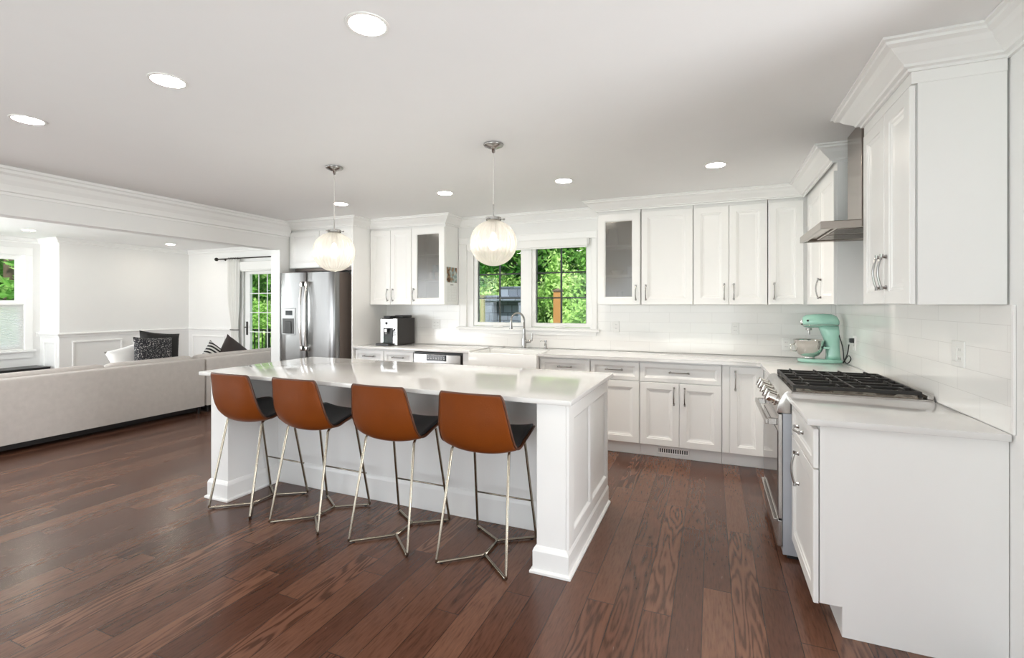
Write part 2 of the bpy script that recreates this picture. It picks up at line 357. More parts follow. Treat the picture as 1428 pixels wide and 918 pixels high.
# living room walls
DX0, DX1, DZ1 = -7.80, -6.70, 2.07
b = B(); b.box(XL-.6, DX0, YL, YL+.15, 0, H); b.box(DX1, XP1, YL, YL+.15, 0, H); b.box(DX0, DX1, YL, YL+.15, DZ1, H)
struct(b, 'wall_living_back', 'wall')
LW0, LW1, LZ0, LZ1 = 2.95, 3.93, .70, 2.17
b = B(); b.box(XL-.15, XL, YJ, YL, 0, H); b.box(XLW, XL-.15, YJ, YJ+.12, 0, H)
b.box(XLW-.15, XLW, YR, .5, 0, H); b.box(XLW-.15, XLW, 2.5, LW0, 0, H); b.box(XLW-.15, XLW, .5, 2.5, 0, .72); b.box(XLW-.15, XLW, .5, 2.5, 2.17, H); b.box(XLW-.15, XLW, LW1, YJ+.12, 0, H); b.box(XLW-.15, XLW, LW0, LW1, 0, LZ0); b.box(XLW-.15, XLW, LW0, LW1, LZ1, H)
struct(b, 'wall_left', 'wall')
# crown moulding
def crown(z0, out):
    h = H-z0
    return [(0, z0), (.012, z0), (.014, z0+.10*h), (.03, z0+.13*h), (.034, z0+.22*h), (out*.42, z0+.36*h), (out*.6, z0+.52*h), (out*.72, z0+.68*h), (out*.88, z0+.76*h), (out*.9, z0+.86*h), (out, z0+.9*h), (out, H-.001), (0, H-.001)]
XU = .738; YU = 4.80     # door faces of the wall cabinets
struct(sweep(B(), [(XP1, YR), (XP1, 4.497)], crown(2.235, .10)), 'trim_1', 'trim')
struct(sweep(B(), [(XP1+.001, 4.50), (-3.922, 4.50), (-3.922, YU), (-2.848, YU), (-2.848, YB), (-1.072, YB), (-1.072, YU), (XU, YU), (XU, 3.72), (XW, 3.72)], crown(2.335, .125)), 'trim_2', 'trim')
struct(sweep(B(), [(XW, 3.04), (XU, 3.04), (XU, 2.395), (XW, 2.395), (XW, YR)], crown(2.335, .125)), 'trim_3', 'trim')
struct(sweep(B(), [(XLW, YR), (XLW, YJ), (XL, YJ), (XL, YL), (XP0, YL)], crown(2.36, .07)), 'trim_4', 'trim')
# cased opening on the right wall, out of view, placed to pass the side fill
b = B(); b.box(XW-.02, XW-.001, 1.90, 2.01, 0, 2.159); b.box(XW-.026, XW-.001, -.125, 2.025, 2.16, 2.26, .004); b.box(XW-.02, XW-.001, -.11, .0, 0, 2.159)
struct(b, 'trim_5', 'trim')
# wainscot: chair rail and picture-frame mouldings
b = B()
rail = [(0, .90), (.012, .90), (.016, .925), (.03, .94), (.03, .955), (.012, .965), (0, .965)]
sweep(b, [(XLW, LW1+.14), (XLW, YJ), (XL, YJ), (XL, YL), (-8.0, YL)], rail)
struct(b, 'trim_6', 'trim')
def frame(b, u0, u1, v0, v1, w=.03, d=.014):
    for i, (a, c, e, f) in enumerate(((u0, u1, v0, v0+w), (u0, u1, v1-w, v1), (u0, u0+w, v0+w, v1-w), (u1-w, u1, v0+w, v1-w))):
        b.rect_loops(a, c, e, f, [(0, 0), (0, d*.6), (.006, d), (.01, d)])
b = B(face_pX(XL+.001))
for u0, u1 in ((4.28, 4.98), (5.14, 5.92)): frame(b, u0, u1, .25, .83)
b.T = face_mY(YL-.001); frame(b, -9.18, -8.28, .25, .83)
b.T = face_mY(YJ-.001); frame(b, XLW+.12, XL-.08, .25, .83)
struct(b, 'trim_7', 'trim')
b = B()
bp = [(0, 0), (.016, 0), (.016, .10), (.008, .13), (0, .13)]
sweep(b, [(XLW, YR), (XLW, YJ), (XL, YJ), (XL, YL), (DX0-.11, YL)], bp); struct(b, 'baseboard_left', 'trim')
# tiled backsplashes
b = B(); b.box(-3.915, -2.84, YB-.006, YB-.0005, .916, 1.40); b.box(-2.84, -1.13, YB-.006, YB-.0005, .916, 1.09); b.box(-1.13, XW-.008, YB-.006, YB-.0005, .916, 1.40)
o = struct(b, 'backsplash_back', 'tile_x')
b = B(); b.box(XW-.006, XW-.0005, 2.37, YB-.008, .916, 1.40); b.box(XW-.006, XW-.0005, 3.045, 3.715, 1.40, 1.85)
struct(b, 'backsplash_right', 'tile_y')
struct(B().box(XW-.009, XW-.0005, 2.352, 2.369, .916, 1.40, .002), 'trim_8', 'trim')

# kitchen window: casing, sashes, muntins, panes, shade
b = B(face_mY(YB-.0008))
for u0, u1, v0, v1 in ((-2.835, WX0, WZ0, 2.125), (WX1, -1.145, WZ0, 2.125), (-2.835, -1.145, 2.125, 2.21)):
    b.rect_loops(u0, u1, v0, v1, [(0, 0), (0, .014), (.004, .018), (.012, .018), (.014, .016), (.03, .016)] if min(u1-u0, v1-v0) > .065 else [(0, 0), (0, .014), (.004, .018)])
b.T = lambda p: p
b.box(-2.865, -1.115, YB-.045, YB-.001, 1.108, 1.134, .005); b.box(-2.83, -1.15, YB-.02, YB-.008, 1.065, 1.107)
win = struct(b, 'window_1', 'trim')
GL = ((-2.602, -2.043), (-1.858, -1.272)); GZ0, GZ1 = 1.195, 2.05
b = B(); y0, y1 = YB+.012, YB+.075
b.box(WX0, WX1, y0, y1, WZ0, GZ0-.05); b.box(WX0, GL[0][0]-.05, y0, y1, GZ0-.05, WZ1); b.box(GL[0][1]+.045, GL[1][0]-.045, y0-.01, y1, GZ0-.05, WZ1)
b.box(GL[1][1]+.045, WX1, y0, y1, GZ0-.05, WZ1); b.box(GL[0][0]-.05, GL[1][1]+.045, y0, y1, GZ1+.045, WZ1)
b.obj('window_frame', 'trim', win)
for g0, g1 in GL:
    b = B(face_mY(YB+.035))
    b.loops([[(g0-i, GZ0-i, w), (g1+i, GZ0-i, w), (g1+i, GZ1+i, w), (g0-i, GZ1+i, w)] for i, w in ((0, -.03), (0, .01), (.006, .016), (.044, .016), (.044, -.03), (0, -.03))], False, False)
    s = b.obj('sash', 'trim', win)
    b = B(); gm = (g0+g1)/2
    b.box(gm-.009, gm+.009, YB+.05, YB+.066, GZ0, GZ1)
    for z in (GZ0+.285, GZ0+.57): b.box(g0, g1, YB+.051, YB+.065, z-.008, z+.008)
    for q in (g0, g1-.008): b.box(q, q+.008, YB+.045, YB+.062, GZ0, GZ1)
    b.obj('muntin', 'muntin', s)
    B().box(g0, g1, YB+.040, YB+.044, GZ0, GZ1).obj('pane', 'glass', s)
    b = B(); b.box(gm-.06, gm+.06, YB-.004, YB+.0115, WZ0+.004, WZ0+.022, .004); b.tube([(gm+.02, YB-.006, WZ0+.018), (gm+.05, YB-.012, WZ0+.03), (gm+.10, YB-.012, WZ0+.03)], .005)
    b.obj('crank_cover', 'plate', s)
t = thing('roller_shade', (-1.97, YB-.02, 2.05), 'white roller shade rolled up in its head box above the kitchen window over the sink', 'shade')
B().box(-2.70, -1.24, YB-.058, YB-.019, 2.043, 2.128, .006).obj('head_box', 'plate', t)
B().box(-2.69, -1.25, YB-.045, YB-.03, 2.028, 2.043, .003).obj('hem_bar', 'plate', t)
for x in (-2.712, -1.239): B().box(x, x+.011, YB-.05, YB-.019, 2.06, 2.125).obj('bracket', 'plate', t)
# living room window
b = B(face_pX(XLW+.0008))
for u0, u1, v0, v1 in ((LW0-.11, LW0, LZ0, LZ1), (LW1, LW1+.10, LZ0, LZ1), (LW0-.11, LW1+.10, LZ1, LZ1+.12)): b.rect_loops(u0, u1, v0, v1, [(0, 0), (0, .014), (.005, .02), (.02, .02)])
b.T = lambda p: p
b.box(XLW+.001, XLW+.06, LW0-.14, LW1+.13, LZ0-.03, LZ0-.001, .005); b.box(XLW+.001, XLW+.022, LW0-.11, LW1+.10, LZ0-.12, LZ0-.031)
win = struct(b, 'window_2', 'trim')
for nm, z0, z1, xo in (('upper_sash', 1.40, LZ1, -.085), ('lower_sash', LZ0, 1.43, -.05)):
    b = B(face_pX(XLW+xo)); b.loops([[(LW0+i, z0+i, w), (LW1-i, z0+i, w), (LW1-i, z1-i, w), (LW0+i, z1-i, w)] for i, w in ((.07, -.02), (.07, .015), (.06, .02), (0, .02), (0, -.02), (.07, -.02))], False, False)
    s = b.obj(nm, 'trim', win)
    B().box(XLW+xo-.004, XLW+xo+.002, LW0+.07, LW1-.07, z0+.07, z1-.07).obj('pane', 'glass', s)
b = B()  # unseen window, made up to frame the left fill lamp
for u0, u1, v0, v1 in ((.39, .5, .72, 2.17), (2.5, 2.61, .72, 2.17), (.39, 2.61, 2.17, 2.29), (.37, 2.63, .66, .719)): b.box(XLW+.001, XLW+.02, u0, u1, v0, v1, .003)
win = struct(b, 'added_window', 'trim')
for u0, u1 in ((.5, 1.48), (1.52, 2.5)):
    b = B(face_pX(XLW-.06)); b.loops([[(u0+i, .72+i, w), (u1-i, .72+i, w), (u1-i, 2.17-i, w), (u0+i, 2.17-i, w)] for i, w in ((.06, -.02), (.06, .015), (.05, .02), (0, .02), (0, -.02), (.06, -.02))], False, False)
    q = b.obj('sash', 'trim', win); B().box(XLW-.064, XLW-.058, u0+.06, u1-.06, .78, 2.11).obj('pane', 'glass', q)
B().box(XLW-.09, XLW+.0, 1.48, 1.52, .72, 2.17).obj('mullion', 'trim', win)
t = thing('cellular_shade', (XLW, 3.44, LZ0), 'white cellular shade covering the lower half of the left living room window', 'shade')
B().grid(lambda u, v: (XLW-.012+.008*(1 if int(round(v*60)) % 2 else -1), LW0+.01+u*(LW1-LW0-.02), LZ0+.02+v*.68), 1, 60).obj('pleats', 'paleshade', t, normals=False)
B().box(XLW-.026, XLW+.001, LW0+.008, LW1-.008, LZ0+.70, LZ0+.725, .003).obj('top_rail', 'plate', t)
B().box(XLW-.026, XLW+.001, LW0+.008, LW1-.008, LZ0+.002, LZ0+.02, .003).obj('bottom_rail', 'plate', t)
# living room door to the deck
b = B(face_mY(YL-.0008))
for u0, u1, v0, v1 in ((DX0-.10, DX0, 0, DZ1), (DX1, DX1+.10, 0, DZ1), (DX0-.10, DX1+.10, DZ1, DZ1+.1)): b.rect_loops(u0, u1, v0, v1, [(0, 0), (0, .014), (.005, .02), (.02, .02)])
dr = struct(b, 'door_1', 'trim')
e0, e1 = -7.665, -6.83
b = B(face_mY(YL+.04))
b.loops([[(DX0+.02+i, .01+j, w), (DX1-.02-i, .01+j, w), (DX1-.02-i, 2.05-k, w), (DX0+.02+i, 2.05-k, w)] for i, j, k, w in ((.115, .22, .10, -.03), (.115, .22, .10, .02), (.10, .20, .085, .025), (0, 0, 0, .025), (0, 0, 0, -.03), (.115, .22, .10, -.03))], False, False)
slab = b.obj('door_slab', 'trim', dr)
B().box(e0, e1, YL+.042, YL+.046, .23, 1.95).obj('pane', 'glass', slab)
b = B()
for i in range(1, 4):
    x = e0+(e1-e0)*i/4; b.box(x-.006, x+.006, YL+.028, YL+.04, .23, 1.95)
for i in range(1, 5): z = .23+1.72*i/5; b.box(e0, e1, YL+.029, YL+.039, z-.007, z+.007)
b.obj('muntin', 'trim', slab)
b = B(); b.box(-7.735, -7.705, YL-.002, YL+.014, .86, 1.10, .004); b.tube([(-7.72, YL-.003, 1.0), (-7.72, YL-.045, 1.0), (-7.64, YL-.05, 1.0)], .009)
b.obj('door_handle', 'rod', slab)
t = thing('door_blind', (-7.25, YL-.04, 2.0), 'white blind cassette across the top of the glazed deck door', 'blind')
B().box(-7.86, -6.72, YL-.075, YL-.022, 2.02, 2.17, .006).obj('cassette', 'plate', t)
B().box(-7.84, -6.74, YL-.06, YL-.04, 2.0, 2.02, .004).obj('hem_bar', 'plate', t)

# ------------------------------------------------------------------ cabinets
SHAKER = [(0, 0), (0, .017), (.0025, .0195), (.058, .0195), (.062, .015), (.070, .0135), (.076, .009), (.092, .0065)]
DRAWER = [(0, 0), (0, .017), (.0025, .0195), (.036, .0195), (.040, .015), (.046, .0135), (.050, .010), (.058, .0085)]
def pull(T, u, v, vert, L, parent, out=.034):
    b = B(T); w0 = .0195; h = L/2
    def q(a, w): return (u, v+a, w) if vert else (u+a, v, w)
    n = 12; pts = [q(-h, w0), q(-h, w0+out*.6)]
    pts += [q(-h+L*i/n, w0+out*.62+out*.38*math.sin(math.pi*i/n)) for i in range(n+1)]
    pts += [q(h, w0+out*.6), q(h, w0)]
    b.tube(pts, .0052, 8)
    for sgn in (-1, 1):
        a = sgn*h; r = .0085
        P0 = [q(a-r, w0+.0003), q(a+r, w0+.0003)]
        rr = []
        for rad, w in ((.0095, w0+.0003), (.0095, w0+.003), (.006, w0+.010), (.0052, w0+.018)):
            rr.append([((u+rad*math.cos(k*math.pi/4), v+a+rad*math.sin(k*math.pi/4), w) if vert else (u+a+rad*math.cos(k*math.pi/4), v+rad*math.sin(k*math.pi/4), w)) for k in range(8)])
        b.loops(rr)
    for sgn in (-1, 1):   # flared tail at each end of the bow
        b.tube([q(sgn*(h-.004), w0+out*.62), q(sgn*(h+.012), w0+out*.55)], [.0055, .0085], 8)
    return b.obj('handle', 'nickel', parent, smooth=True)
def fronts(t, T, items):
    for it in items:
        kind, u0, u1, v0, v1 = it[:5]; g = .0018
        if kind == 'glass':
            b = B(T); a0, a1, c0, c1 = u0+g, u1-g, v0+g, v1-g
            pr = [(.078, .004), (.078, .012), (.070, .0185), (.066, .0195), (.0025, .0195), (0, .017), (0, 0), (.078, .0)]
            b.loops([[(a0+i, c0+i, w), (a1-i, c0+i, w), (a1-i, c1-i, w), (a0+i, c1-i, w)] for i, w in pr+pr[:1]], False, False)
            d = b.obj('door', 'cab', t)
            b = B(T); b.rect_loops(a0+.074, a1-.074, c0+.074, c1-.074, [(0, .005), (0, .009)]); p = b.obj('glass_panel', 'frost', d); p['label'] = 'frosted glass panel'
        else:
            b = B(T); b.rect_loops(u0+g, u1-g, v0+g, v1-g, SHAKER if kind == 'door' else DRAWER); d = b.obj('door' if kind == 'door' else 'drawer', 'cab', t)
        if len(it) > 5: pull(T, *it[5:8], it[8], d)
UZ0, UZ1, UZR = 1.402, 2.312, 2.285
def wall_cab(label, x0, x1, items, hollow=False, group='white wall cabinets'):
    t = thing('wall_cabinet', ((x0+x1)/2, YB, UZ0), label, 'cabinet', group); y0, y1 = YU+.021, YB-.008
    b = B(); q = .016
    if hollow:
        b.box(x0, x0+q, y0, y1, UZ0, 2.42); b.box(x1-q, x1, y0, y1, UZ0, 2.42); b.box(x0+q, x1-q, y0, y1, UZ0, UZ0+q); b.box(x0+q, x1-q, y0, y1, UZ1-.02, 2.42)
        b.obj('body', 'cab', t)
        B().box(x0+q+.0005, x1-q-.0005, y1-.012, y1-.001, UZ0+q+.0005, UZ1-.021).obj('back_panel', 'cabin', t)
        for z in (1.685, 1.985): B().box(x0+q+.0005, x1-q-.0005, y0+.03, y1-.013, z, z+.018).obj('shelf', 'cab', t)
    else:
        b.box(x0, x1, y0, y1, UZ0, 2.42).obj('body', 'cab', t)
    fronts(t, face_mY(YU+.0205), items); return t
HZ = 1.405+.115
wall_cab('white two-door wall cabinet above the coffee machine', -3.916, -3.310, [('door', -3.914, -3.612, UZ0, UZ1, -3.65, HZ, True, .13), ('door', -3.610, -3.310, UZ0, UZ1, -3.572, HZ, True, .13)])
wall_cab('white glass-door wall cabinet left of the window, a calendar on its side', -3.306, -2.850, [('glass', -3.306, -2.852, UZ0, UZ1, -3.268, HZ, True, .13)], True)
wall_cab('white glass-door wall cabinet right of the window, faucet side', -1.070, -.646, [('glass', -1.068, -.648, UZ0, UZ1, -.690, HZ, True, .13)], True)
wall_cab('white single-door wall cabinet beside the right glass-door cabinet, handle at its left edge', -.638, -.164, [('door', -.636, -.166, UZ0, UZ1, -.594, HZ, True, .13)])
wall_cab('white two-door wall cabinet on the back wall, between two single-door ones', -.160, .456, [('door', -.158, .142, UZ0, UZ1, .103, HZ, True, .13), ('door', .144, .454, UZ0, UZ1, .183, HZ, True, .13)])
t = thing('wall_cabinet', (.75, YB, UZ0), 'white corner wall cabinet above the mint stand mixer', 'cabinet', 'white wall cabinets')
B().box(.462, XW-.008, YU+.021, YB-.008, UZ0, 2.42).obj('body', 'cab', t)
fronts(t, face_mY(YU+.0205), [('door', .464, XU-.002, UZ0, UZ1, .508, HZ, True, .13)])
# right wall: far cabinet and near cabinet, either side of the hood
t = thing('wall_cabinet', (.9, 4.3, UZ0), 'white wall cabinet on the right wall on the far side of the range hood', 'cabinet', 'white wall cabinets')
B().box(XU+.021, XW-.008, 3.72, YU-.001, UZ0, 2.42).obj('body', 'cab', t)
fronts(t, face_mX(XU+.0205), [('door', 3.722, 4.17, UZ0, UZR, 4.11, HZ, True, .13), ('door', 4.172, 4.62, UZ0, UZR)])
t = thing('wall_cabinet', (.9, 2.7, UZ0), 'large white wall cabinet nearest the camera with a plain end panel', 'cabinet', 'white wall cabinets')
b = B(); b.box(XU+.021, XW-.008, 2.41, 3.04, UZ0, 2.42).obj('body', 'cab', t)
b = B(); b.box(XU+.023, XW-.008, 2.395, 2.409, UZ0, 2.42); b.box(XU+.023, XU+.045, 2.392, 2.3949, UZ0, UZR); b.box(XU+.0015, XW-.008, 2.392, 2.3949, UZR+.003, 2.345); b.box(XU+.0015, XU+.0205, 2.395, 3.04, UZR+.003, 2.345); e = b.obj('end_panel', 'cab', t)
fronts(t, face_mX(XU+.0165), [('door', 2.398, 2.706, UZ0, UZR, 2.672, HZ+.03, True, .14), ('door', 2.708, 3.038, UZ0, UZR, 2.742, HZ+.03, True, .14)])
# over-fridge cabinet with its side panel
t = thing('fridge_cabinet', (-4.44, YB, 0), 'white two-door cabinet over the fridge with a full-height side panel', 'cabinet')
B().box(-4.946, -3.946, 4.521, YB-.002, 1.86, 2.42).obj('body', 'cab', t)
B().box(-3.943, -3.921, 4.50, YB-.002, .001, 2.42).obj('side_panel', 'cab', t)
fronts(t, face_mY(4.5205), [('door', -4.93, -4.442, 1.862, UZ1), ('door', -4.440, -3.947, 1.862, UZ1)])
B().box(-4.944, -3.95, 4.60, 4.64, 1.825, 1.8595).obj('filler_strip', 'fside', t)

# base cabinets
BZ0, BZ1, DZ = .118, .884, .693
def base_cab(label, x0, x1, items, cat='cabinet', plinth=True):
    t = thing('base_cabinet', ((x0+x1)/2, YB, 0), label, cat, 'white base cabinets')
    B().box(x0, x1, 4.551, YB-.002, BZ0, BZ1).obj('body', 'cab', t)
    B().box(x0, x1, 4.60, 4.618, .001, BZ0-.001).obj('toe_kick', 'trim', t)
    fronts(t, face_mY(4.5505), items); return t
base_cab('white base cabinet left end of the back run, drawer nearest the fridge', -3.918, -3.502, [('drawer', -3.916, -3.504, DZ+.004, .868, -3.71, .80, False, .13), ('door', -3.916, -3.504, BZ0, DZ)])
base_cab('white base cabinet under the coffee machine, beside the dishwasher', -3.500, -3.092, [('drawer', -3.498, -3.094, DZ+.004, .868, -3.296, .80, False, .13), ('door', -3.498, -3.094, BZ0, DZ)])
base_cab('white base cabinet just right of the sink with one drawer', -1.598, -1.080, [('drawer', -1.582, -1.082, DZ+.004, .868, -1.33, .795, False, .12), ('door', -1.582, -1.082, BZ0, DZ, -1.13, .60, True, .13)])
base_cab('white base cabinet partly behind the island corner, drawer over one door', -1.078, -.618, [('drawer', -1.076, -.620, DZ+.004, .868, -.85, .795, False, .14), ('door', -1.076, -.620, BZ0, DZ)])
t = base_cab('white base cabinet with a wide drawer over two doors, floor vent grille below', -.616, .079, [('drawer', -.614, .077, DZ+.004, .868, -.27, .79, False, .15), ('door', -.614, -.271, BZ0, DZ, -.315, .58, True, .14), ('door', -.269, .077, BZ0, DZ, -.224, .58, True, .14)])
t = base_cab('white base cabinet in the back corner beside the range, tall single door', .081, XW-.002, [('door', .142, .402, BZ0, .868, .185, .75, True, .15)])
b = B(face_mY(4.5505)); b.rect_loops(.083, .139, BZ0, .868, [(0, 0), (0, .012)]); b.obj('filler_strip', 'cab', t)
B().box(.405, XW-.002, 3.79, 4.545, .001, BZ1).obj('return_body', 'cab', t)
t = thing('floor_register', (-.33, 4.6, .03), 'white toe-kick vent grille under the two-door base cabinet', 'vent')
b = B(face_mY(4.5995)); b.loops([[(-.475+i, .025+i, w), (-.185-i, .025+i, w), (-.185-i, .098-i, w), (-.475+i, .098-i, w)] for i, w in ((.018, .001), (.018, .006), (.012, .008), (0, .006), (0, 0), (.018, 0))], False, False); b.obj('frame', 'trim', t)
b = B(face_mY(4.5995)); b.rect_loops(-.458, -.202, .042, .081, [(0, .0003), (0, .001)]); b.obj('vent_shadow', 'black', t)  # black sheet standing in for the shade behind the slats
for i in range(13):
    u = -.45+i*.0195; b = B(face_mY(4.5995)); b.rect_loops(u-.004, u+.004, .042, .081, [(0, .0012), (0, .005)]); b.obj('slat', 'trim', t)
# near base cabinet on the right wall
t = thing('base_cabinet', (.7, 2.7, 0), 'white base cabinet nearest the camera at the right, plain end panel, beside the range', 'cabinet', 'white base cabinets')
XB = .4255
B().box(XB+.0005, XW-.003, 2.410, 3.008, BZ0, BZ1).obj('body', 'cab', t)
b = B(); b.prism([(XB+.0005, .128), (.506, .128), (.506, .001), (XW-.003, .001), (XW-.003, BZ1), (XB+.0005, BZ1)], 2.395, 2.409, 'y'); b.obj('end_panel', 'cab', t)
B().box(XB+.0005, .445, 2.391, 2.3948, .13, BZ1).obj('end_stile', 'cab', t)
B().box(.506, .522, 2.411, 3.008, .001, BZ0-.001).obj('toe_kick', 'trim', t)
fronts(t, face_mX(XB-.004), [('drawer', 2.397, 3.006, DZ+.004, .868, 2.70, .79, False, .12), ('door', 2.397, 3.006, BZ0, DZ, 2.76, .58, True, .15)])
# worktops
T_, T0 = .915, .887
poly = [(-3.918, YB-.007), (-3.918, 4.49), (-2.362, 4.49), (-2.362, 4.962), (-1.598, 4.962), (-1.598, 4.49), (.345, 4.49), (.375, 4.46), (.375, 3.783), (XW-.007, 3.783), (XW-.007, YB-.007)]
tag(B().prism(poly, T0, T_, bev=.003).obj('worktop', 'quartz', smooth=30), 'white quartz worktop along the back wall around the sink and the mixer', 'worktop')
tag(B().prism([(.376, 2.368), (XW+.004-.011, 2.368), (XW-.007, 3.012), (.376, 3.012)], T0, T_, bev=.003).obj('worktop', 'quartz', smooth=30), 'white quartz worktop at the right beside the range, nearest the camera', 'worktop')
# farmhouse sink
t = thing('farmhouse_sink', (-1.98, 4.7, .66), 'white farmhouse sink with an apron front under the window', 'sink')
b = B(); x0, x1, y0, y1 = -2.358, -1.602, 4.455, 4.958
b.loops([[(x0+i, y0+i, z), (x1-i, y0+i, z), (x1-i, y1-i, z), (x0+i, y1-i, z)] for i, z in ((.004, .655), (0, .66), (0, .896), (.005, .903), (.022, .903), (.028, .897), (.034, .70), (.06, .68))]); b.obj('basin', 'ceramic', t, smooth=40)
b = B(); b.lathe([(.045, 0), (.045, .004), (.03, .005), (.028, .002)], (-1.98, 4.72, .681)); b.obj('drain', 'nickel', t, smooth=True)
t = thing('base_cabinet', (-1.98, YB, 0), 'white sink base cabinet under the farmhouse sink, behind the island', 'cabinet', 'white base cabinets')
B().box(-2.463, -1.600, 4.551, YB-.002, BZ0, .653).obj('body', 'cab', t); B().box(-2.463, -1.600, 4.60, 4.618, .001, BZ0-.001).obj('toe_kick', 'trim', t)
B().box(-2.463, -2.361, 4.532, 4.75, .654, BZ1).obj('filler_strip', 'cab', t)
fronts(t, face_mY(4.5505), [('door', -2.36, -1.981, BZ0, .65), ('door', -1.979, -1.602, BZ0, .65)])
# dishwasher
t = thing('dishwasher', (-2.78, 4.8, 0), 'stainless steel dishwasher with a black control strip, left of the sink', 'dishwasher')
B().box(-3.088, -2.468, 4.548, YB-.01, .10, .872).obj('body', 'black', t)
b = B(); b.box(-3.080, -2.490, 4.520, 4.546, .12, .715, .004); b.box(-3.080, -2.490, 4.520, 4.546, .76, .855, .004); b.box(-3.080, -2.92, 4.521, 4.546, .715, .76); b.box(-2.66, -2.490, 4.521, 4.546, .715, .76); d = b.obj('door', 'steelh', t)
B().box(-2.915, -2.665, 4.515, 4.5195, .785, .85, .001).obj('control_panel', 'screen', d)
b = B()
for i in range(7): b.box(-2.895+i*.033, -2.880+i*.033, 4.5135, 4.5148, .806, .812); b.box(-2.893+i*.033, -2.884+i*.033, 4.5135, 4.5148, .826, .829)
b.obj('button', 'plate', d)
b = B(); b.tube([(-2.91, 4.535, .75), (-2.88, 4.512, .742), (-2.79, 4.505, .74), (-2.70, 4.512, .742), (-2.67, 4.535, .75)], .009); b.obj('handle', 'black', d, smooth=True)

# ------------------------------------------------------------------ island
IX0, IX1, IY0, IY1 = -3.37, -.69, 2.372, 3.385
t = thing('kitchen_island', (-2.05, 2.9, 0), 'large white panelled kitchen island base behind the four stools', 'island')
B().box(-3.19, -.853, 2.80, IY1-.021, .001, .884).obj('body', 'cab', t)
for nm, x0, x1 in (('left_end', IX0, -3.19), ('right_end', -.852, IX1)):
    b = B(); b.box(x0+.001, x1-.001, IY0, IY1-.02, .001, .884, .003); w = b.obj('end_wall', 'cab', t)
    b = B(); s = -1 if x0 < -2 else 1
    # plinth with a stepped top and a shoe moulding all round the end wall
    pr = [(0, .001), (.030, .001), (.030, .012), (.024, .018), (.016, .020), (.016, .112), (.011, .125), (.005, .134), (0, .138)]
    path = [(x0, IY1), (x0, IY0), (x1, IY0), (x1, IY1)]
    if s < 0: path = [(x0, IY1), (x0, IY0), (x1, IY0), (x1, 2.798)]
    else: path = [(x0, 2.798), (x0, IY0), (x1, IY0), (x1, IY1)]
    sweep(b, path, pr); b.obj('plinth', 'cab', w)
b = B(face_pX(IX1+.0003))   # two recessed panels on the right end: stiles and rails
for u0, u1, v0, v1 in ((IY0, 2.475, .139, .884), (2.845, 2.893, .205, .80), (3.315, IY1-.02, .139, .884), (2.475, 3.315, .139, .205), (2.475, 3.315, .80, .884)):
    b.rect_loops(u0, u1, v0, v1, [(0, 0), (0, .013), (.0005, .014)])
for u0, u1 in ((2.475, 2.845), (2.893, 3.315)):
    b.loops([[(u0+i, .205+i, w), (u1-i, .205+i, w), (u1-i, .80-i, w), (u0+i, .80-i, w)] for i, w in ((0, .014), (.006, .010), (.010, .004), (.016, .0002), (0, .0002), (0, .014))], False, False)
b.obj('end_panel', 'cab', t)
b = B(); b.prism([(-3.35, 2.36), (-3.35, IY1), (-.68, IY1), (-.68, 2.36)], .8845, .8865); b.obj('sub_top', 'cab', t)
b = B(); sweep(b, [(-3.172, 2.799), (-.87, 2.799)], [(0, .001), (.014, .001), (.014, .15), (.009, .168), (.004, .178), (0, .18)]); b.obj('back_plinth', 'cab', t)
tag(B().prism([(-3.45, 2.337), (-.655, 2.337), (-.648, 3.418), (-3.45, 3.418)], .887, T_, bev=.005, seg=3).obj('island_worktop', 'quartz', smooth=30), 'glossy white quartz island top with the stools tucked under its edge', 'worktop')

# ------------------------------------------------------------------ counter stools
def spl(pts, n):
    out = []
    for i in range(len(pts)-1):
        p0, p1, p2, p3 = [Vector(pts[max(0, min(len(pts)-1, i+k))]) for k in (-1, 0, 1, 2)]
        for j in range(n):
            t = j/n; out.append(.5*((2*p1)+(-p0+p2)*t+(2*p0-5*p1+4*p2-p3)*t*t+(-p0+3*p1-3*p2+p3)*t**3))
    out.append(Vector(pts[-1])); return out
# profile: y, z at the centre line, half width, edge lift z, edge shift y (wrap)
PROF = [(.225, .652, .180, .010, .0), (.215, .656, .192, .022, .0), (.12, .645, .212, .034, .0), (.0, .625, .220, .032, .0), (-.095, .610, .223, .026, .006), (-.155, .610, .222, .040, .012),
        (-.196, .645, .217, .055, .020), (-.220, .700, .213, .045, .026), (-.236, .780, .205, .020, .028), (-.245, .860, .194, .004, .024), (-.252, .918, .184, .0, .018), (-.255, .936, .172, .0, .016)]
CUR = [spl([(p[0], p[1], 0) for p in PROF], 3), spl([(p[2], p[3], p[4]) for p in PROF], 3)]
NU = len(CUR[0])-1
def shell(off, inset=0.):
    def f(i, j, nv=14):
        c = CUR[0][i]; e = CUR[1][i]; w = -1+2*j/nv; a = abs(w)**2.4
        i0, i1 = max(0, i-1), min(NU, i+1); tg = (CUR[0][i1]-CUR[0][i0]).normalized(); nrm = Vector((tg.y, -tg.x))   # inward/up normal in (y, z)
        if nrm.y < 0 and i < NU*.3: nrm = -nrm
        x = w*(e.x-inset); y = c.x+e.z*a; z = c.y+e.y*a
        return (x, y+nrm.x*off, z+nrm.y*off)
    return f
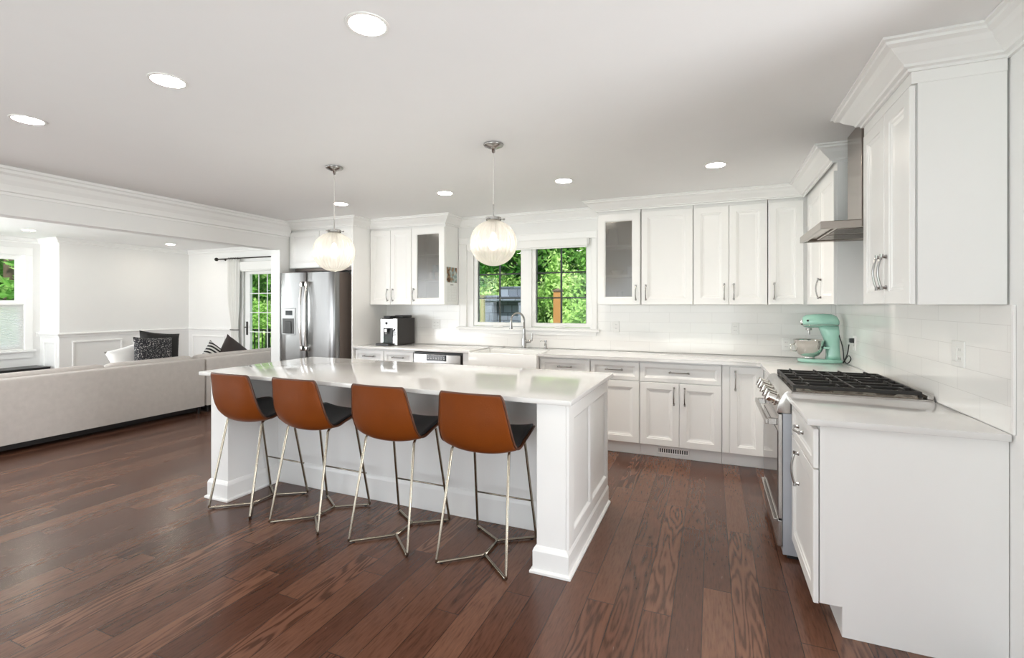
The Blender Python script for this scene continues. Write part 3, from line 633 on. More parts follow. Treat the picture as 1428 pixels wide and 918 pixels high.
def make_stool():
    t = thing('bar_stool', (0, 0, 0), '', 'stool', 'leather counter stools at the island')
    n, nv = NU, 14
    # outer shell with thickness, closed mesh
    fo, fi = shell(-.007), shell(.007)
    b = B()
    vo = [[b.v(fo(i, j)) for j in range(nv+1)] for i in range(n+1)]; vi = [[b.v(fi(i, j)) for j in range(nv+1)] for i in range(n+1)]
    for i in range(n):
        for j in range(nv):
            b.bm.faces.new((vo[i][j], vo[i+1][j], vo[i+1][j+1], vo[i][j+1])); b.bm.faces.new((vi[i][j], vi[i][j+1], vi[i+1][j+1], vi[i+1][j]))
    for i in range(n):
        for j in (0, nv): b.bm.faces.new((vo[i][j], vi[i][j], vi[i+1][j], vo[i+1][j]))
    for j in range(nv):
        for i in (0, n): b.bm.faces.new((vo[i][j], vi[i][j], vi[i][j+1], vo[i][j+1]))
    sh = b.obj('seat_shell', 'leather', t, smooth='all'); sh['label'] = 'saddle brown leather outer shell'
    md = sh.modifiers.new('sub', 'SUBSURF'); md.levels = 1; md.render_levels = 1
    f1, f2 = shell(.0078, .006), shell(.017, .010)
    b = B(); a0 = 1; a1 = n-1
    v1 = [[b.v(f1(i, j)) for j in range(nv+1)] for i in range(a0, a1+1)]; v2 = [[b.v(f2(i, j)) for j in range(nv+1)] for i in range(a0, a1+1)]; m_ = a1-a0
    for i in range(m_):
        for j in range(nv):
            b.bm.faces.new((v1[i][j], v1[i+1][j], v1[i+1][j+1], v1[i][j+1])); b.bm.faces.new((v2[i][j], v2[i][j+1], v2[i+1][j+1], v2[i+1][j]))
        for j in (0, nv): b.bm.faces.new((v1[i][j], v2[i][j], v2[i+1][j], v1[i+1][j]))
    for j in range(nv):
        for i in (0, m_): b.bm.faces.new((v1[i][j], v2[i][j], v2[i][j+1], v1[i][j+1]))
    pd = b.obj('seat_pad', 'pad', t, smooth='all'); pd['label'] = 'charcoal inner seat lining'
    f0 = shell(0)
    edge = [f0(i, 0) for i in range(n+1)]+[f0(n, j) for j in range(1, nv+1)]+[f0(i, nv) for i in range(n-1, -1, -1)]+[f0(0, j) for j in range(nv-1, 0, -1)]
    B().tube(edge, .0062, 8, closed=True).obj('piping', 'pipe', t, smooth='all')
    for s in (-1, 1):   # one wire side each: back leg, bend under the seat, front leg
        top = [(s*.205, -.238, .011), (s*.203, -.236, .03), (s*.172, -.125, .600), (s*.168, -.105, .618), (s*.160, -.06, .621), (s*.158, .05, .634), (s*.160, .10, .640), (s*.164, .125, .625), (s*.195, .235, .03), (s*.196, .237, .011)]
        B().tube(top, .0078, 10).obj('leg', 'wire', t, smooth='all')
    b = B(); r = .0078; z = .0115
    for s in (-1, 1):
        b.tube([(s*.205, -.238, z), (s*.19, -.226, z), (s*.012, -.072, z), (0, -.06, z)], r, 8); b.tube([(s*.196, .237, z), (s*.18, .226, z), (s*.012, .118, z), (0, .106, z)], r, 8)
    b.tube([(0, -.062, z), (0, .108, z)], r, 8); b.obj('sled_base', 'wire', t, smooth='all')
    b = B(); b.tube([(-.186, .212, .235), (.186, .212, .235)], .0055, 8); b.obj('foot_bar', 'wire', t, smooth='all')
    for s in (-1, 1):
        for y, x in ((-.226, .19), (.226, .18)):
            B().lathe([(.007, .0), (.009, .001), (.009, .006)], (s*x*.97, y*.97, .0003), seg=10).obj('glide', 'black', t)
    return t
st0 = make_stool()
for i, (x, y, rz, lb) in enumerate(((-2.967, 2.455, -.03, 'leftmost of the four brown leather counter stools, by the left end of the island'), (-2.40, 2.46, -.02, 'second brown leather counter stool from the left at the island'),
                                    (-1.762, 2.46, 0, 'third brown leather counter stool from the left at the island'), (-1.166, 2.46, 0, 'rightmost of the four brown leather counter stools, nearest the island\'s right post'))):
    o = st0 if i == 0 else copy_tree(st0)
    o.location = (x, y, 0); o.rotation_euler = (0, 0, rz); o['label'] = lb

# ------------------------------------------------------------------ fridge
t = thing('refrigerator', (-4.48, 4.7, 0), 'stainless steel french door refrigerator with a water dispenser, beside the living room opening', 'refrigerator')
FX0, FX1, FM, FY = -4.915, -4.045, -4.485, 4.335
B().box(FX0+.006, FX1-.006, FY+.085, 5.08, .03, 1.775, .004).obj('case', 'fside', t)
def rdoor(x0, x1, z0, z1, nm):
    b = B(); n = 8
    pts = [(x0, FY+.08), (x0, FY+.025), (x0+.006, FY+.012), (x0+.02, FY+.004)]+[(x0+.02+(x1-x0-.04)*i/n, FY+.004-.004*math.sin(math.pi*i/n)) for i in range(1, n)]+[(x1-.02, FY+.004), (x1-.006, FY+.012), (x1, FY+.025), (x1, FY+.08)]
    b.prism(pts, z0, z1, bev=.003); return b.obj(nm, 'fsteel', t, smooth=30)
dl = rdoor(FX0, FM-.003, .72, 1.79, 'door'); drr = rdoor(FM+.003, FX1, .72, 1.79, 'door'); fz = rdoor(FX0, FX1, .06, .71, 'freezer_drawer')
for d, x in ((dl, FM-.038), (drr, FM+.038)):
    b = B(); n = 14
    b.tube([(x, FY-.012-.050*math.sin(math.pi*(.12+.76*i/n)), .865+.80*i/n) for i in range(n+1)], .0135, 10); 
    for z in (.88, 1.65): b.box(x-.014, x+.014, FY-.045, FY+.003, z-.03, z+.03, .004)
    h = b.obj('handle', 'chrome', d, smooth=40)
b = B(); b.tube([(-4.8, FY-.05, .63), (-4.16, FY-.05, .63)], .0135, 10)
for x in (-4.75, -4.21): b.box(x-.014, x+.014, FY-.05, FY+.002, .617, .643)
b.obj('handle', 'chrome', fz, smooth=40)
b = B(face_mY(FY)); b.loops([[(-4.875+i, 1.035+i, w), (-4.655-i, 1.035+i, w), (-4.655-i, 1.36-i, w), (-4.875+i, 1.36-i, w)] for i, w in ((0, -.004), (0, .003), (.004, .005), (.012, .005))]); dp = b.obj('dispenser', 'fsteel', dl)
B().box(-4.860, -4.672, FY-.0065, FY-.0052, 1.05, 1.235).obj('recess', 'dark', dp)
B().box(-4.81, -4.70, FY-.0068, FY-.0052, 1.275, 1.33).obj('display', 'screen', dp)
B().box(-4.815, -4.715, FY-.012, FY-.0066, 1.05, 1.20, .002).obj('paddle', 'iron', dp)
B().box(FX0+.02, FX1-.02, FY+.1, 4.6, 1.776, 1.795, .003).obj('hinge_cover', 'fside', t)
B().box(FX0+.02, FX1-.02, FY+.11, 4.9, .001, .029).obj('base_grille', 'black', t)

# ------------------------------------------------------------------ range
t = thing('gas_range', (.7, 3.4, 0), 'stainless steel gas range with black grates under the hood', 'range')
RY0, RY1 = 3.016, 3.777
B().box(.362, 1.028, RY0, RY1, .02, .80, .002).obj('body', 'sideg', t)
b = B(); b.prism([(.405, .802), (.333, .802), (.331, .812), (.338, .845), (.358, .895), (.372, .917), (.388, .925), (.405, .927)], RY0, RY1, 'y', bev=.002); cp = b.obj('control_panel', 'steelh', t, smooth=30)
nx, nz = -.92, .39
for y in (3.13, 3.25, 3.40, 3.55, 3.67):
    b = B(); c = Vector((.343, y, .858))
    ax = Vector((nx, 0, nz)).normalized(); e1 = Vector((0, 1, 0)); e2 = ax.cross(e1)
    b.loops([[tuple(c+ax*h+e1*r*math.cos(k*math.pi/10)+e2*r*math.sin(k*math.pi/10)) for k in range(20)] for r, h in ((.036, -.004), (.037, .006), (.031, .009), (.029, .046), (.025, .050))])
    for sgn in (-1, 1): pass
    b.loops([[tuple(c+ax*h+e1*u+e2*v) for u, v in ((-.007, -.029), (.007, -.029), (.007, .029), (-.007, .029))] for h in (.046, .060)])
    b.obj('knob', 'chrome', cp, smooth=40)
b = B(); b.box(.406, 1.028, RY0, RY1, .802, .922, .003); b.box(1.00, 1.028, RY0+.01, RY1-.01, .922, .942, .003); ct = b.obj('cooktop', 'steelh', t)
B().box(.42, .99, RY0+.03, RY1-.03, .9225, .9255, .001).obj('burner_tray', 'enamel', ct)
for x, y, r in ((.56, 3.15, .045), (.86, 3.15, .04), (.71, 3.397, .052), (.56, 3.645, .045), (.86, 3.645, .035)):
    b = B(); b.lathe([(r*1.25, 0), (r*1.25, .004), (r, .006), (r, .013), (r*.85, .018), (r*.2, .02)], (x, y, .9258), seg=20); b.obj('burner', 'iron', ct, smooth=40)
for k in range(3):
    y0 = RY0+.025+k*.238; y1 = y0+.234; x0, x1 = .415, .985; z0, z1 = .945, .957
    b = B()
    for y in (y0, y1-.012): b.box(x0, x1, y, y+.012, z0-.006, z1, .002)
    for x in (x0, x1-.012): b.box(x, x+.012, y0+.012, y1-.012, z0-.006, z1, .002)
    xm = (x0+x1)/2; ym = (y0+y1)/2
    b.box(xm-.006, xm+.006, y0+.012, y1-.012, z0, z1+.002, .002)
    b.box(x0+.012, x1-.012, ym-.006, ym+.006, z0, z1+.002, .002)
    for x in (x0+.075, x0+.215, x1-.215, x1-.075):
        b.box(x-.005, x+.005, y0+.005, y0+.075, z0, z1+.010, .002); b.box(x-.005, x+.005, y1-.075, y1-.005, z0, z1+.010, .002)
    for x in (x0, x1-.014):
        for y in (y0, y1-.014): b.box(x, x+.014, y, y+.014, .926, z0-.006)
    b.obj('grate', 'iron', t)
b = B(); b.box(.338, .3605, RY0+.003, RY1-.003, .215, .795, .004); dr_ = b.obj('oven_door', 'steelh', t)
B().box(.3345, .3378, RY0+.004, RY1-.004, .23, .70, .001).obj('oven_window', 'ovenglass', dr_)
b = B(); b.box(.278, .294, RY0+.045, RY1-.045, .725, .755, .004)
for y in (RY0+.05, RY1-.08): b.box(.294, .3378, y, y+.03, .722, .757, .003)
b.obj('handle', 'steelh', dr_)
b = B(); b.box(.338, .3605, RY0+.003, RY1-.003, .06, .205, .004); b.box(.318, .338, RY0+.03, RY1-.03, .185, .203, .003); b.obj('storage_drawer', 'steelh', t)
B().box(.385, 1.02, RY0+.01, RY1-.01, .001, .019).obj('kick_plate', 'black', t)
# hood
t = thing('range_hood', (.8, 3.39, 1.82), 'stainless steel chimney range hood on the right wall above the range', 'range hood')
b = B(); hx, hy0, hy1 = .545, 3.048, 3.712
b.loops([[(hx+i, hy0+i, z), (XW-.008-i*.2, hy0+i, z), (XW-.008-i*.2, hy1-i, z), (hx+i, hy1-i, z)] for i, z in ((.05, 1.832), (.035, 1.818), (.012, 1.813), (0, 1.815), (0, 1.852), (.003, 1.855))]); cn = b.obj('canopy', 'hood', t)
for y0, y1 in ((3.12, 3.375), (3.385, 3.64)):
    b = B(); b.box(.63, .97, y0, y1, 1.822, 1.8305, .002)
    for k in range(8): b.box(.64, .96, y0+.02+k*.028, y0+.032+k*.028, 1.8185, 1.8219)
    b.obj('grease_filter', 'hood', cn)
b = B(); b.box(.776, XW-.008, 3.24, 3.54, 1.856, H-.002, .002); b.obj('chimney', 'hood', t)

# ------------------------------------------------------------------ pendants and downlights
def make_pendant():
    t = thing('pendant_light', (0, 0, 0), '', 'pendant light', 'ribbed glass globe pendants')
    zc = 1.80; Rg = .148
    B().lathe([(.062, H-.001), (.066, H-.006), (.06, H-.014), (.03, H-.028), (.012, H-.034), (.010, H-.055), (.004, H-.06)], seg=32).obj('canopy', 'nickel', t, smooth='all')
    B().tube([(0, 0, H-.055), (0, 0, 2.045)], .0024, 8).obj('cord', 'clearcord', t)
    b = B(); b.lathe([(.0045, 2.05), (.0045, 1.975), (.02, 1.972), (.024, 1.965), (.024, 1.90), (.016, 1.895), (.014, 1.865)], seg=20); b.obj('socket_stem', 'nickel', t, smooth=40)
    b = B(); b.lathe([(.040, 1.965), (.050, 1.965), (.050, 1.948), (.046, 1.948), (.046, 1.960), (.040, 1.960)], seg=32)
    for a in (20, 140, 260):
        x, y = math.cos(R(a)), math.sin(R(a)); b.tube([(x*.03, y*.03, 1.9615), (x*.046, y*.046, 1.9615)], .004, 6); b.tube([(x*.048, y*.048, 1.953), (x*.066, y*.066, 1.953)], [.003, .003], 8); b.sphere((x*.069, y*.069, 1.953), .007, 10)
    for a in (80, 200, 320): b.tube([(math.cos(R(a))*.022, math.sin(R(a))*.022, 1.962), (math.cos(R(a))*.043, math.sin(R(a))*.043, 1.962)], .003, 6)
    b.obj('collar', 'nickel', t, smooth=40)
    prof = [(.041, 1.958), (.041, 1.938)]
    a0 = math.asin(.043/Rg)
    prof += [(Rg*math.sin(a0+(math.pi-.02-a0)*i/40), zc+Rg*math.cos(a0+(math.pi-.02-a0)*i/40)) for i in range(41)]
    b = B(); seg = 192; vr = []
    for r, h in prof:
        k = min(1, max(0, (1.935-h)/.03)); vr.append([b.v((r*(1+.026*k*math.cos(32*2*math.pi*q/seg))*math.cos(2*math.pi*q/seg), r*(1+.026*k*math.cos(32*2*math.pi*q/seg))*math.sin(2*math.pi*q/seg), h)) for q in range(seg)])
    for u, v in zip(vr, vr[1:]):
        for q in range(seg): b.bm.faces.new((u[q], u[(q+1) % seg], v[(q+1) % seg], v[q]))
    g = b.obj('globe', 'globe', t, smooth='all'); g['label'] = 'ribbed translucent glass globe'
    B().lathe([(.008, 1.864), (.013, 1.858), (.014, 1.845), (.027, 1.815), (.030, 1.79), (.024, 1.768), (.012, 1.758), (.002, 1.756)], seg=20).obj('bulb', 'bulb', t, smooth='all')
    return t
p0 = make_pendant()
p1 = copy_tree(p0)
p0.location = (-1.303, 2.807, 0); p0['label'] = 'right globe pendant light hanging in front of the window'
p1.location = (-2.627, 2.811, 0); p1['label'] = 'left globe pendant light hanging in front of the fridge'
def make_down():
    t = thing('recessed_downlight', (0, 0, H), '', 'ceiling light', 'recessed ceiling downlights')
    B().lathe([(.073, -.0008), (.080, -.0008), (.080, -.003), (.0765, -.0045), (.073, -.004)], (0, 0, 0), seg=40).obj('trim_ring', 'plate', t, smooth=40)
    B().lathe([(.0725, -.001), (.0725, -.0038), (.05, -.0045), (.01, -.0048)], (0, 0, 0), seg=40).obj('lens', 'led', t, smooth=40)
    return t
def down_children_fix(t):
    for c in t.children: c.matrix_parent_inverse = Matrix()
d0 = make_down(); down_children_fix(d0)
spots = [(-1.179, 1.43, 'front row, largest recessed downlight at the top of the picture'), (-2.326, 1.43, 'front row, middle recessed downlight'), (-3.542, 1.43, 'front row, leftmost recessed downlight near the beam'),
         (.025, 3.86, 'back row, recessed downlight nearest the range hood'), (-1.144, 3.86, 'back row, recessed downlight right of the right pendant'), (-2.287, 3.86, 'back row, recessed downlight between the two pendants'),
         (-3.52, 3.86, 'back row, recessed downlight beside the left pendant cord'), (-8.758, 3.544, 'living room recessed downlight near the left window'), (-8.55, 5.30, 'living room recessed downlight near the curtain rod corner'), ]
for i, (x, y, lb) in enumerate(spots):
    o = d0 if i == 0 else copy_tree(d0)
    o.location = (x, y, H); o['label'] = lb
for x, y, lb in spots:
    lamp('downlight_glow', 'SPOT', (x, y, H-.012), (0, 0, 0), (40 if y == 3.86 else 2 if x < -5 else 4), (1, .92, .82), spot_size=R(122), spot_blend=1.0, shadow_soft_size=.07)

# ------------------------------------------------------------------ small things on the worktops and walls
# coffee machine
t = thing('coffee_machine', (-3.56, 4.88, T_), 'black and silver espresso machine on the back worktop beside the fridge panel', 'coffee machine')
x0, x1, y0, y1, z = -3.68, -3.44, 4.70, 5.07, T_+.001
b = B(); b.box(x0, x1, y0+.02, y1, z+.004, z+.325, .006); b.box(x0+.01, x1-.01, y0+.03, y1-.01, z+.0003, z+.004); b.obj('body', 'dark', t)
b = B(); b.box(x0, x0+.045, y0, y0+.0195, z+.03, z+.318, .004); b.box(x1-.06, x1, y0, y0+.0195, z+.006, z+.322, .004); b.box(x0+.0455, x1-.0605, y0, y0+.0195, z+.205, z+.318, .004); fp = b.obj('front_panel', 'steel', t)
B().box(x0+.046, x1-.061, y0+.012, y0+.0195, z+.03, z+.204).obj('brew_recess', 'black', t)
b = B(); b.box(x0+.075, x0+.115, y0-.028, y0+.011, z+.16, z+.20, .004); b.tube([(x0+.085, y0-.015, z+.16), (x0+.085, y0-.015, z+.135)], .006); b.tube([(x0+.105, y0-.015, z+.16), (x0+.105, y0-.015, z+.135)], .006); b.obj('spout', 'nickel', t)
b = B(); b.lathe([(.014, 0), (.016, .004), (.010, .008)], (0, 0, 0), 'y', 16)
for v in b.bm.verts: v.co = Vector((x0+.09+v.co.x, y0-.001-v.co.y, z+.265+v.co.z))
b.obj('power_button', 'black', fp, smooth=True)
b = B(); b.prism([(x0-.03, y0-.03), (x0-.01, y0-.075), (x0+.17, y0-.075), (x0+.19, y0-.03), (x0+.18, y0-.002), (x0-.02, y0-.002)], z+.0005, z+.026, bev=.004); b.obj('drip_tray', 'black', t)
b = B(); b.tube([(x1-.035, y0-.004, z+.20), (x1-.04, y0-.02, z+.17), (x1-.04, y0-.022, z+.11)], .0065); b.obj('steam_wand', 'black', t, smooth=True)
b = B(); b.box(x0+.02, x0+.12, y0+.03, y0+.15, z+.3255, z+.352, .008); b.box(x0+.10, x1-.02, y0+.14, y1-.03, z+.3255, z+.358, .010); b.obj('hopper_lid', 'black', t)
tag(B().lathe([(.026, 0), (.030, .003), (.033, .085), (.031, .085), (.0285, .006), (.004, .004)], (x0+.10, y0-.038, z+.0263), seg=20).obj('drinking_glass', M['glass'], smooth='all'), 'clear drinking glass standing on the coffee machine drip tray', 'glass')
# stand mixer
t = thing('stand_mixer', (.85, 4.76, T_), 'mint green stand mixer with a steel bowl in the back right corner', 'stand mixer')
z = T_+.001; yc = 4.76
b = B(); n = 24
def oval(xa, xb, w, zz): 
    cx_, rx = (xa+xb)/2, (xb-xa)/2
    return [(cx_+rx*math.copysign(abs(math.cos(a))**.7, math.cos(a)), yc+w*math.copysign(abs(math.sin(a))**.7, math.sin(a)), zz) for a in (2*math.pi*k/n for k in range(n))]
b.loops([oval(.680, 1.005, .105, z), oval(.678, 1.007, .108, z+.010), oval(.682, 1.003, .104, z+.022), oval(.70, .99, .09, z+.028)]); b.obj('base', 'mint', t, smooth='all')
b = B(); b.loops([oval(.885, .995, .062, z+.0285), oval(.89, .99, .056, z+.06), oval(.885, .985, .052, z+.14), oval(.865, .985, .053, z+.21), oval(.845, .985, .056, z+.265), oval(.83, .98, .05, z+.305)]); b.obj('column', 'mint', t, smooth='all')
b = B(); prof = [(.715, .020, .338), (.722, .048, .338), (.745, .062, .340), (.80, .068, .342), (.87, .069, .345), (.93, .066, .345), (.965, .052, .340), (.982, .026, .335)]
b.loops([[(x, yc+r*math.cos(a), z+h+(.052 if math.sin(a) < 0 else .062)*(r/.069)*math.sin(a)*1.05) for a in (2*math.pi*k/20 for k in range(20))] for x, r, h in prof]); hd = b.obj('motor_head', 'mint', t, smooth='all')
b = B(); b.loops([[(x, yc+(r+.0035)*math.cos(a), z+h-.028+(.007*math.sin(a))) for a in (2*math.pi*k/20 for k in range(20))] for x, r, h in ((.718, .03, .338), (.745, .060, .340), (.80, .066, .342), (.87, .067, .345), (.935, .063, .345), (.975, .040, .338))]); b.obj('trim_band', 'chrome', hd, smooth='all')
b = B(); b.lathe([(.020, -.012), (.024, -.006), (.024, .014)], (.714, yc, z+.335), 'x', 16); b.obj('attachment_hub', 'chrome', hd, smooth=True)
b = B(); b.tube([(.745, yc-.058, z+.352), (.745, yc-.078, z+.352)], .006); b.sphere((.745, yc-.08, z+.352), .009); b.obj('speed_lever', 'black', hd, smooth=True)
b = B(); b.lathe([(.022, .286), (.024, .27), (.010, .266), (.010, .232), (.003, .23)], (.765, yc, z), seg=16); b.obj('beater_shaft', 'nickel', t, smooth=40)
b = B(); b.lathe([(.045, .0295), (.048, .036), (.04, .040), (.075, .058), (.100, .095), (.112, .140), (.117, .180), (.121, .184), (.117, .188), (.113, .182), (.108, .140), (.096, .098), (.07, .066), (.01, .05)], (.765, yc, z), seg=36); bw = b.obj('mixing_bowl', 'chrome', t, smooth='all')
b = B(); b.tube([(.660, yc-.01, z+.145), (.630, yc-.02, z+.145), (.628, yc-.02, z+.09), (.668, yc-.01, z+.085)], .005, 8); b.obj('bowl_handle', 'chrome', bw, smooth='all')
b = B(); b.box(.858, .905, yc-.075, yc-.055, z+.115, z+.135, .004); b.box(.858, .905, yc+.055, yc+.075, z+.115, z+.135, .004); b.obj('bowl_bracket', 'mint', t)
b = B(); b.tube(spl([(.975, yc-.03, z+.24), (.995, yc-.07, z+.13), (1.0, yc-.09, z+.03), (1.012, yc-.14, z+.01), (1.022, yc-.20, z+.05), (1.015, yc-.16, z+.075), (1.0, yc-.11, z+.03), (.99, yc-.10, z+.008), (1.012, yc-.13, z+.08), (1.018, yc-.16, z+.165)], 5), .0042, 8); b.obj('power_cord', 'black', t, smooth='all')
# outlets
def plate(T, u, v, label, w=.07, h=.115, n=1, cat='wall outlet', rocker=False):
    t = thing('wall_outlet', T((u, v, 0)), label, cat, 'white wall outlets and switches')
    b = B(T); b.rect_loops(u-w/2, u+w/2, v-h/2, v+h/2, [(0, .0), (0, .003), (.003, .006), (.006, .006)]); b.obj('cover_plate', 'plate', t)
    for k in range(n):
        uu = u+(k-(n-1)/2)*.046
        if rocker and k: 
            b = B(T); b.rect_loops(uu-.017, uu+.017, v-.034, v+.034, [(0, .0062), (0, .009), (.002, .010)]); b.obj('rocker_switch', 'plate', t); continue
        for dv in (-.02, .02):
            b = B(T); b.rect_loops(uu-.016, uu+.016, v+dv-.014, v+dv+.014, [(0, .0062), (0, .0072), (.002, .0078)]); r = b.obj('receptacle', 'plate', t)
            b = B(T); b.rect_loops(uu-.008, uu-.006, v+dv-.005, v+dv+.006, [(0, .0079), (0, .0082)]); b.rect_loops(uu+.006, uu+.008, v+dv-.005, v+dv+.006, [(0, .0079), (0, .0082)]); b.obj('slot', 'dark', r)
    return t
TB = face_mY(YB-.0065); TR = face_mX(XW-.0065)
plate(TB, -.94, 1.17, 'white outlet on the back tiles just right of the window')
plate(TB, .207, 1.17, 'white outlet on the back tiles under the two-door wall cabinet')
plate(TB, -3.16, 1.16, 'white double outlet on the back tiles right of the coffee machine', .115, .115, 2)
plate(TB, .64, 1.03, 'white outlet on the back tiles left of the stand mixer bowl')
plate(TR, 2.78, 1.178, 'white double switch plate on the right wall tiles above the near worktop', .118, .118, 2, rocker=True)
t = plate(TR, 4.50, 1.10, 'white outlet on the right wall beside the mixer with a black plug in it')
b = B(TR); b.rect_loops(4.482, 4.518, 1.102, 1.138, [(0, .0084), (0, .03), (.004, .036)]); b.obj('plug', 'black', t)
# faucet, soap pump, air switch
t = thing('kitchen_faucet', (-1.955, 5.03, T_), 'brushed nickel gooseneck pull-down faucet behind the sink', 'faucet')
x, y, z = -1.955, 5.035, T_+.0005
b = B(); b.lathe([(.030, 0), (.030, .006), (.026, .010), (.025, .10), (.018, .13), (.0145, .20), (.0125, .22)], (x, y, z), seg=20); b.obj('body', 'nickel', t, smooth=40)
pts = [(x, y, z+.20), (x, y, z+.30)]+[(x-.055+.055*math.cos(R(a)), y-.06+.06*math.cos(R(a)), z+.31+.085*math.sin(R(a))) for a in range(0, 190, 15)]
b = B(); b.tube(pts, .0115, 12); b.obj('spout', 'nickel', t, smooth='all')
e = Vector(pts[-1]); b = B(); b.lathe([(.012, .005), (.0135, -.01), (.015, -.05), (.019, -.085), (.018, -.095), (.003, -.096)], tuple(e), seg=16); b.obj('spray_head', 'nickel', t, smooth=40)
b = B(); b.tube([(x+.015, y, z+.075), (x+.075, y, z+.075)], [.019, .017], 14); b.tube([(x+.070, y, z+.075), (x+.092, y, z+.085), (x+.095, y, z+.11), (x+.098, y, z+.165)], [.009, .009, .0075, .006], 10); b.obj('lever', 'nickel', t, smooth=40)
t = thing('soap_dispenser', (-1.70, 5.03, T_), 'small brushed nickel soap pump right of the faucet', 'soap dispenser')
b = B(); b.lathe([(.024, 0), (.024, .006), (.016, .010), (.014, .05), (.010, .055), (.010, .075), (.015, .078), (.014, .092), (.003, .093)], (-1.70, 5.035, z), seg=18); b.obj('body', 'nickel', t, smooth=40)
b = B(); b.tube([(-1.705, 5.03, z+.085), (-1.745, 5.0, z+.085), (-1.752, 4.995, z+.08)], .005, 8); b.obj('nozzle', 'nickel', t, smooth=True)
tag(B().lathe([(.022, 0), (.022, .004), (.014, .006), (.013, .011), (.002, .012)], (-2.20, 5.02, z), seg=18).obj('sink_button', 'nickel', smooth=40), 'small round nickel air switch button left of the faucet', 'button')
# wall calendar on the side of the left glass cabinet
t = thing('wall_calendar', (-2.846, 4.97, 1.64), 'wall calendar with a colour picture on the side of the left glass-door cabinet', 'calendar')
b = B(); b.box(-2.8495, -2.8475, 4.845, 5.085, 1.665, 1.845); b.obj('picture_page', 'photo', t)
b = B(); b.box(-2.8495, -2.8475, 4.845, 5.085, 1.43, 1.662); pg = b.obj('month_page', 'paper', t)
b = B()
for i in range(6): b.box(-2.8474, -2.8470, 4.855, 5.075, 1.445+i*.034, 1.4456+i*.034)
for i in range(8): b.box(-2.8474, -2.8470, 4.855+i*.0312, 4.8556+i*.0312, 1.445, 1.615)
b.box(-2.8474, -2.8470, 4.93, 5.0, 1.632, 1.644); b.obj('date_grid', 'nickel', pg)
# dishes behind the frosted doors
def dish(name, kind, x, y, z, m, label, cat):
    P = {'mug': [(.03, 0), (.036, .003), (.040, .09), (.037, .09), (.034, .008), (.004, .005)], 'bowl': [(.03, 0), (.034, .004), (.07, .05), (.067, .05), (.03, .01), (.004, .007)],
         'pitcher': [(.05, 0), (.06, .01), (.065, .08), (.045, .15), (.05, .18), (.047, .18), (.042, .15), (.06, .08), (.05, .015), (.004, .01)], 'glass': [(.028, 0), (.033, .12), (.031, .12), (.026, .006), (.004, .004)]}[kind]
    b = B(); b.lathe(P, (0, 0, 0), seg=20)
    if kind in ('mug', 'pitcher'):
        s = .08/.09*(P[3][1]); b.tube([(.038, 0, s*.85), (.065, 0, s*.75), (.065, 0, s*.35), (.038, 0, s*.22)], .005, 6)
    o = b.obj(name, m, smooth=50); o.location = (x, y, z+.0006); return tag(o, label, cat, 'dishes in the glass-door cabinets')
Lz = (UZ0+.0165, 1.7035, 2.0035)
M['blueware'] = mat('blue_stoneware', (.12, .35, .50), .25); M['greyware'] = mat('grey_stoneware', (.25, .25, .25), .3)
dish('mug', 'mug', -3.17, 5.0, Lz[1], 'ceramic', 'white mug at the left of the middle shelf in the left glass cabinet', 'mug')
dish('mug', 'mug', -3.05, 4.99, Lz[1], 'ceramic', 'white mug at the right of the middle shelf in the left glass cabinet', 'mug')
dish('pitcher', 'pitcher', -3.11, 5.02, Lz[1], 'blueware', 'blue jug at the back of the middle shelf in the left glass cabinet', 'jug').location.y = 5.045
dish('serving_bowl', 'bowl', -3.07, 5.0, Lz[0], 'greyware', 'grey bowl at the bottom of the left glass cabinet', 'bowl')
dish('pitcher', 'pitcher', -.95, 4.99, Lz[2], 'ceramic', 'white jug on the top shelf of the right glass cabinet', 'jug')
dish('serving_bowl', 'bowl', -.91, 5.0, Lz[1], 'ceramic', 'white bowl at the left of the middle shelf in the right glass cabinet', 'bowl')
dish('mug', 'mug', -.77, 5.0, Lz[1], 'ceramic', 'white mug at the right of the middle shelf in the right glass cabinet', 'mug')
dish('drinking_glass', 'glass', -.88, 5.0, Lz[0], 'ceramic', 'pale tumbler at the bottom of the right glass cabinet', 'tumbler')

# ------------------------------------------------------------------ living room
def soft_box(b, x0, x1, y0, y1, z0, z1, bev=.04): return b.box(x0, x1, y0, y1, z0, z1, bev, 4)
def sofa(label, y0, y1, n, xb=-6.07):
    t = thing('sofa', (xb-.5, (y0+y1)/2, 0), label, 'sofa', 'beige sofa sections')
    b = B(); b.prism([(xb, .09), (xb-.16, .09), (xb-.24, .66), (xb-.20, .695), (xb-.12, .705), (xb-.015, .70), (xb+.002, .68)], y0, y1, 'y', bev=.012); b.obj('backrest', 'sofa', t, smooth=40)
    soft_box(B(), xb-.98, xb-.165, y0+.005, y1-.005, .09, .27, .02).obj('seat_base', 'sofa', t, smooth=40)
    w = (y1-y0-.01)/n
    for i in range(n): soft_box(B(), xb-.99, xb-.26, y0+.005+i*w+.004, y0+.005+(i+1)*w-.004, .272, .44, .05).obj('seat_cushion', 'sofa', t, smooth=40)
    for i in range(n):
        b = B(); soft_box(b, -.09, .09, i*w+y0+.012, (i+1)*w+y0-.006, .442, .735, .06)
        for v in b.bm.verts: v.co.x += xb-.355-.10*(v.co.z-.44)/.3*-1
        b.obj('back_cushion', 'sofa', t, smooth=40)
    B().box(xb-.90, xb-.06, y0+.08, y1-.08, .03, .0895).obj('plinth', 'black', t)
    for yy in (y0+.05, y1-.05):
        for xx in (xb-.05, xb-.92): B().lathe([(.014, .0), (.016, .002), (.022, .0885)], (xx, yy, .0005), seg=12).obj('leg', 'black', t)
    return t
sofa('long beige linen sofa section seen from behind, left of the island', 1.25, 4.195, 3)
sofa('beige linen sofa section beyond the seam, next to the fridge wall', 4.215, 5.55, 1)
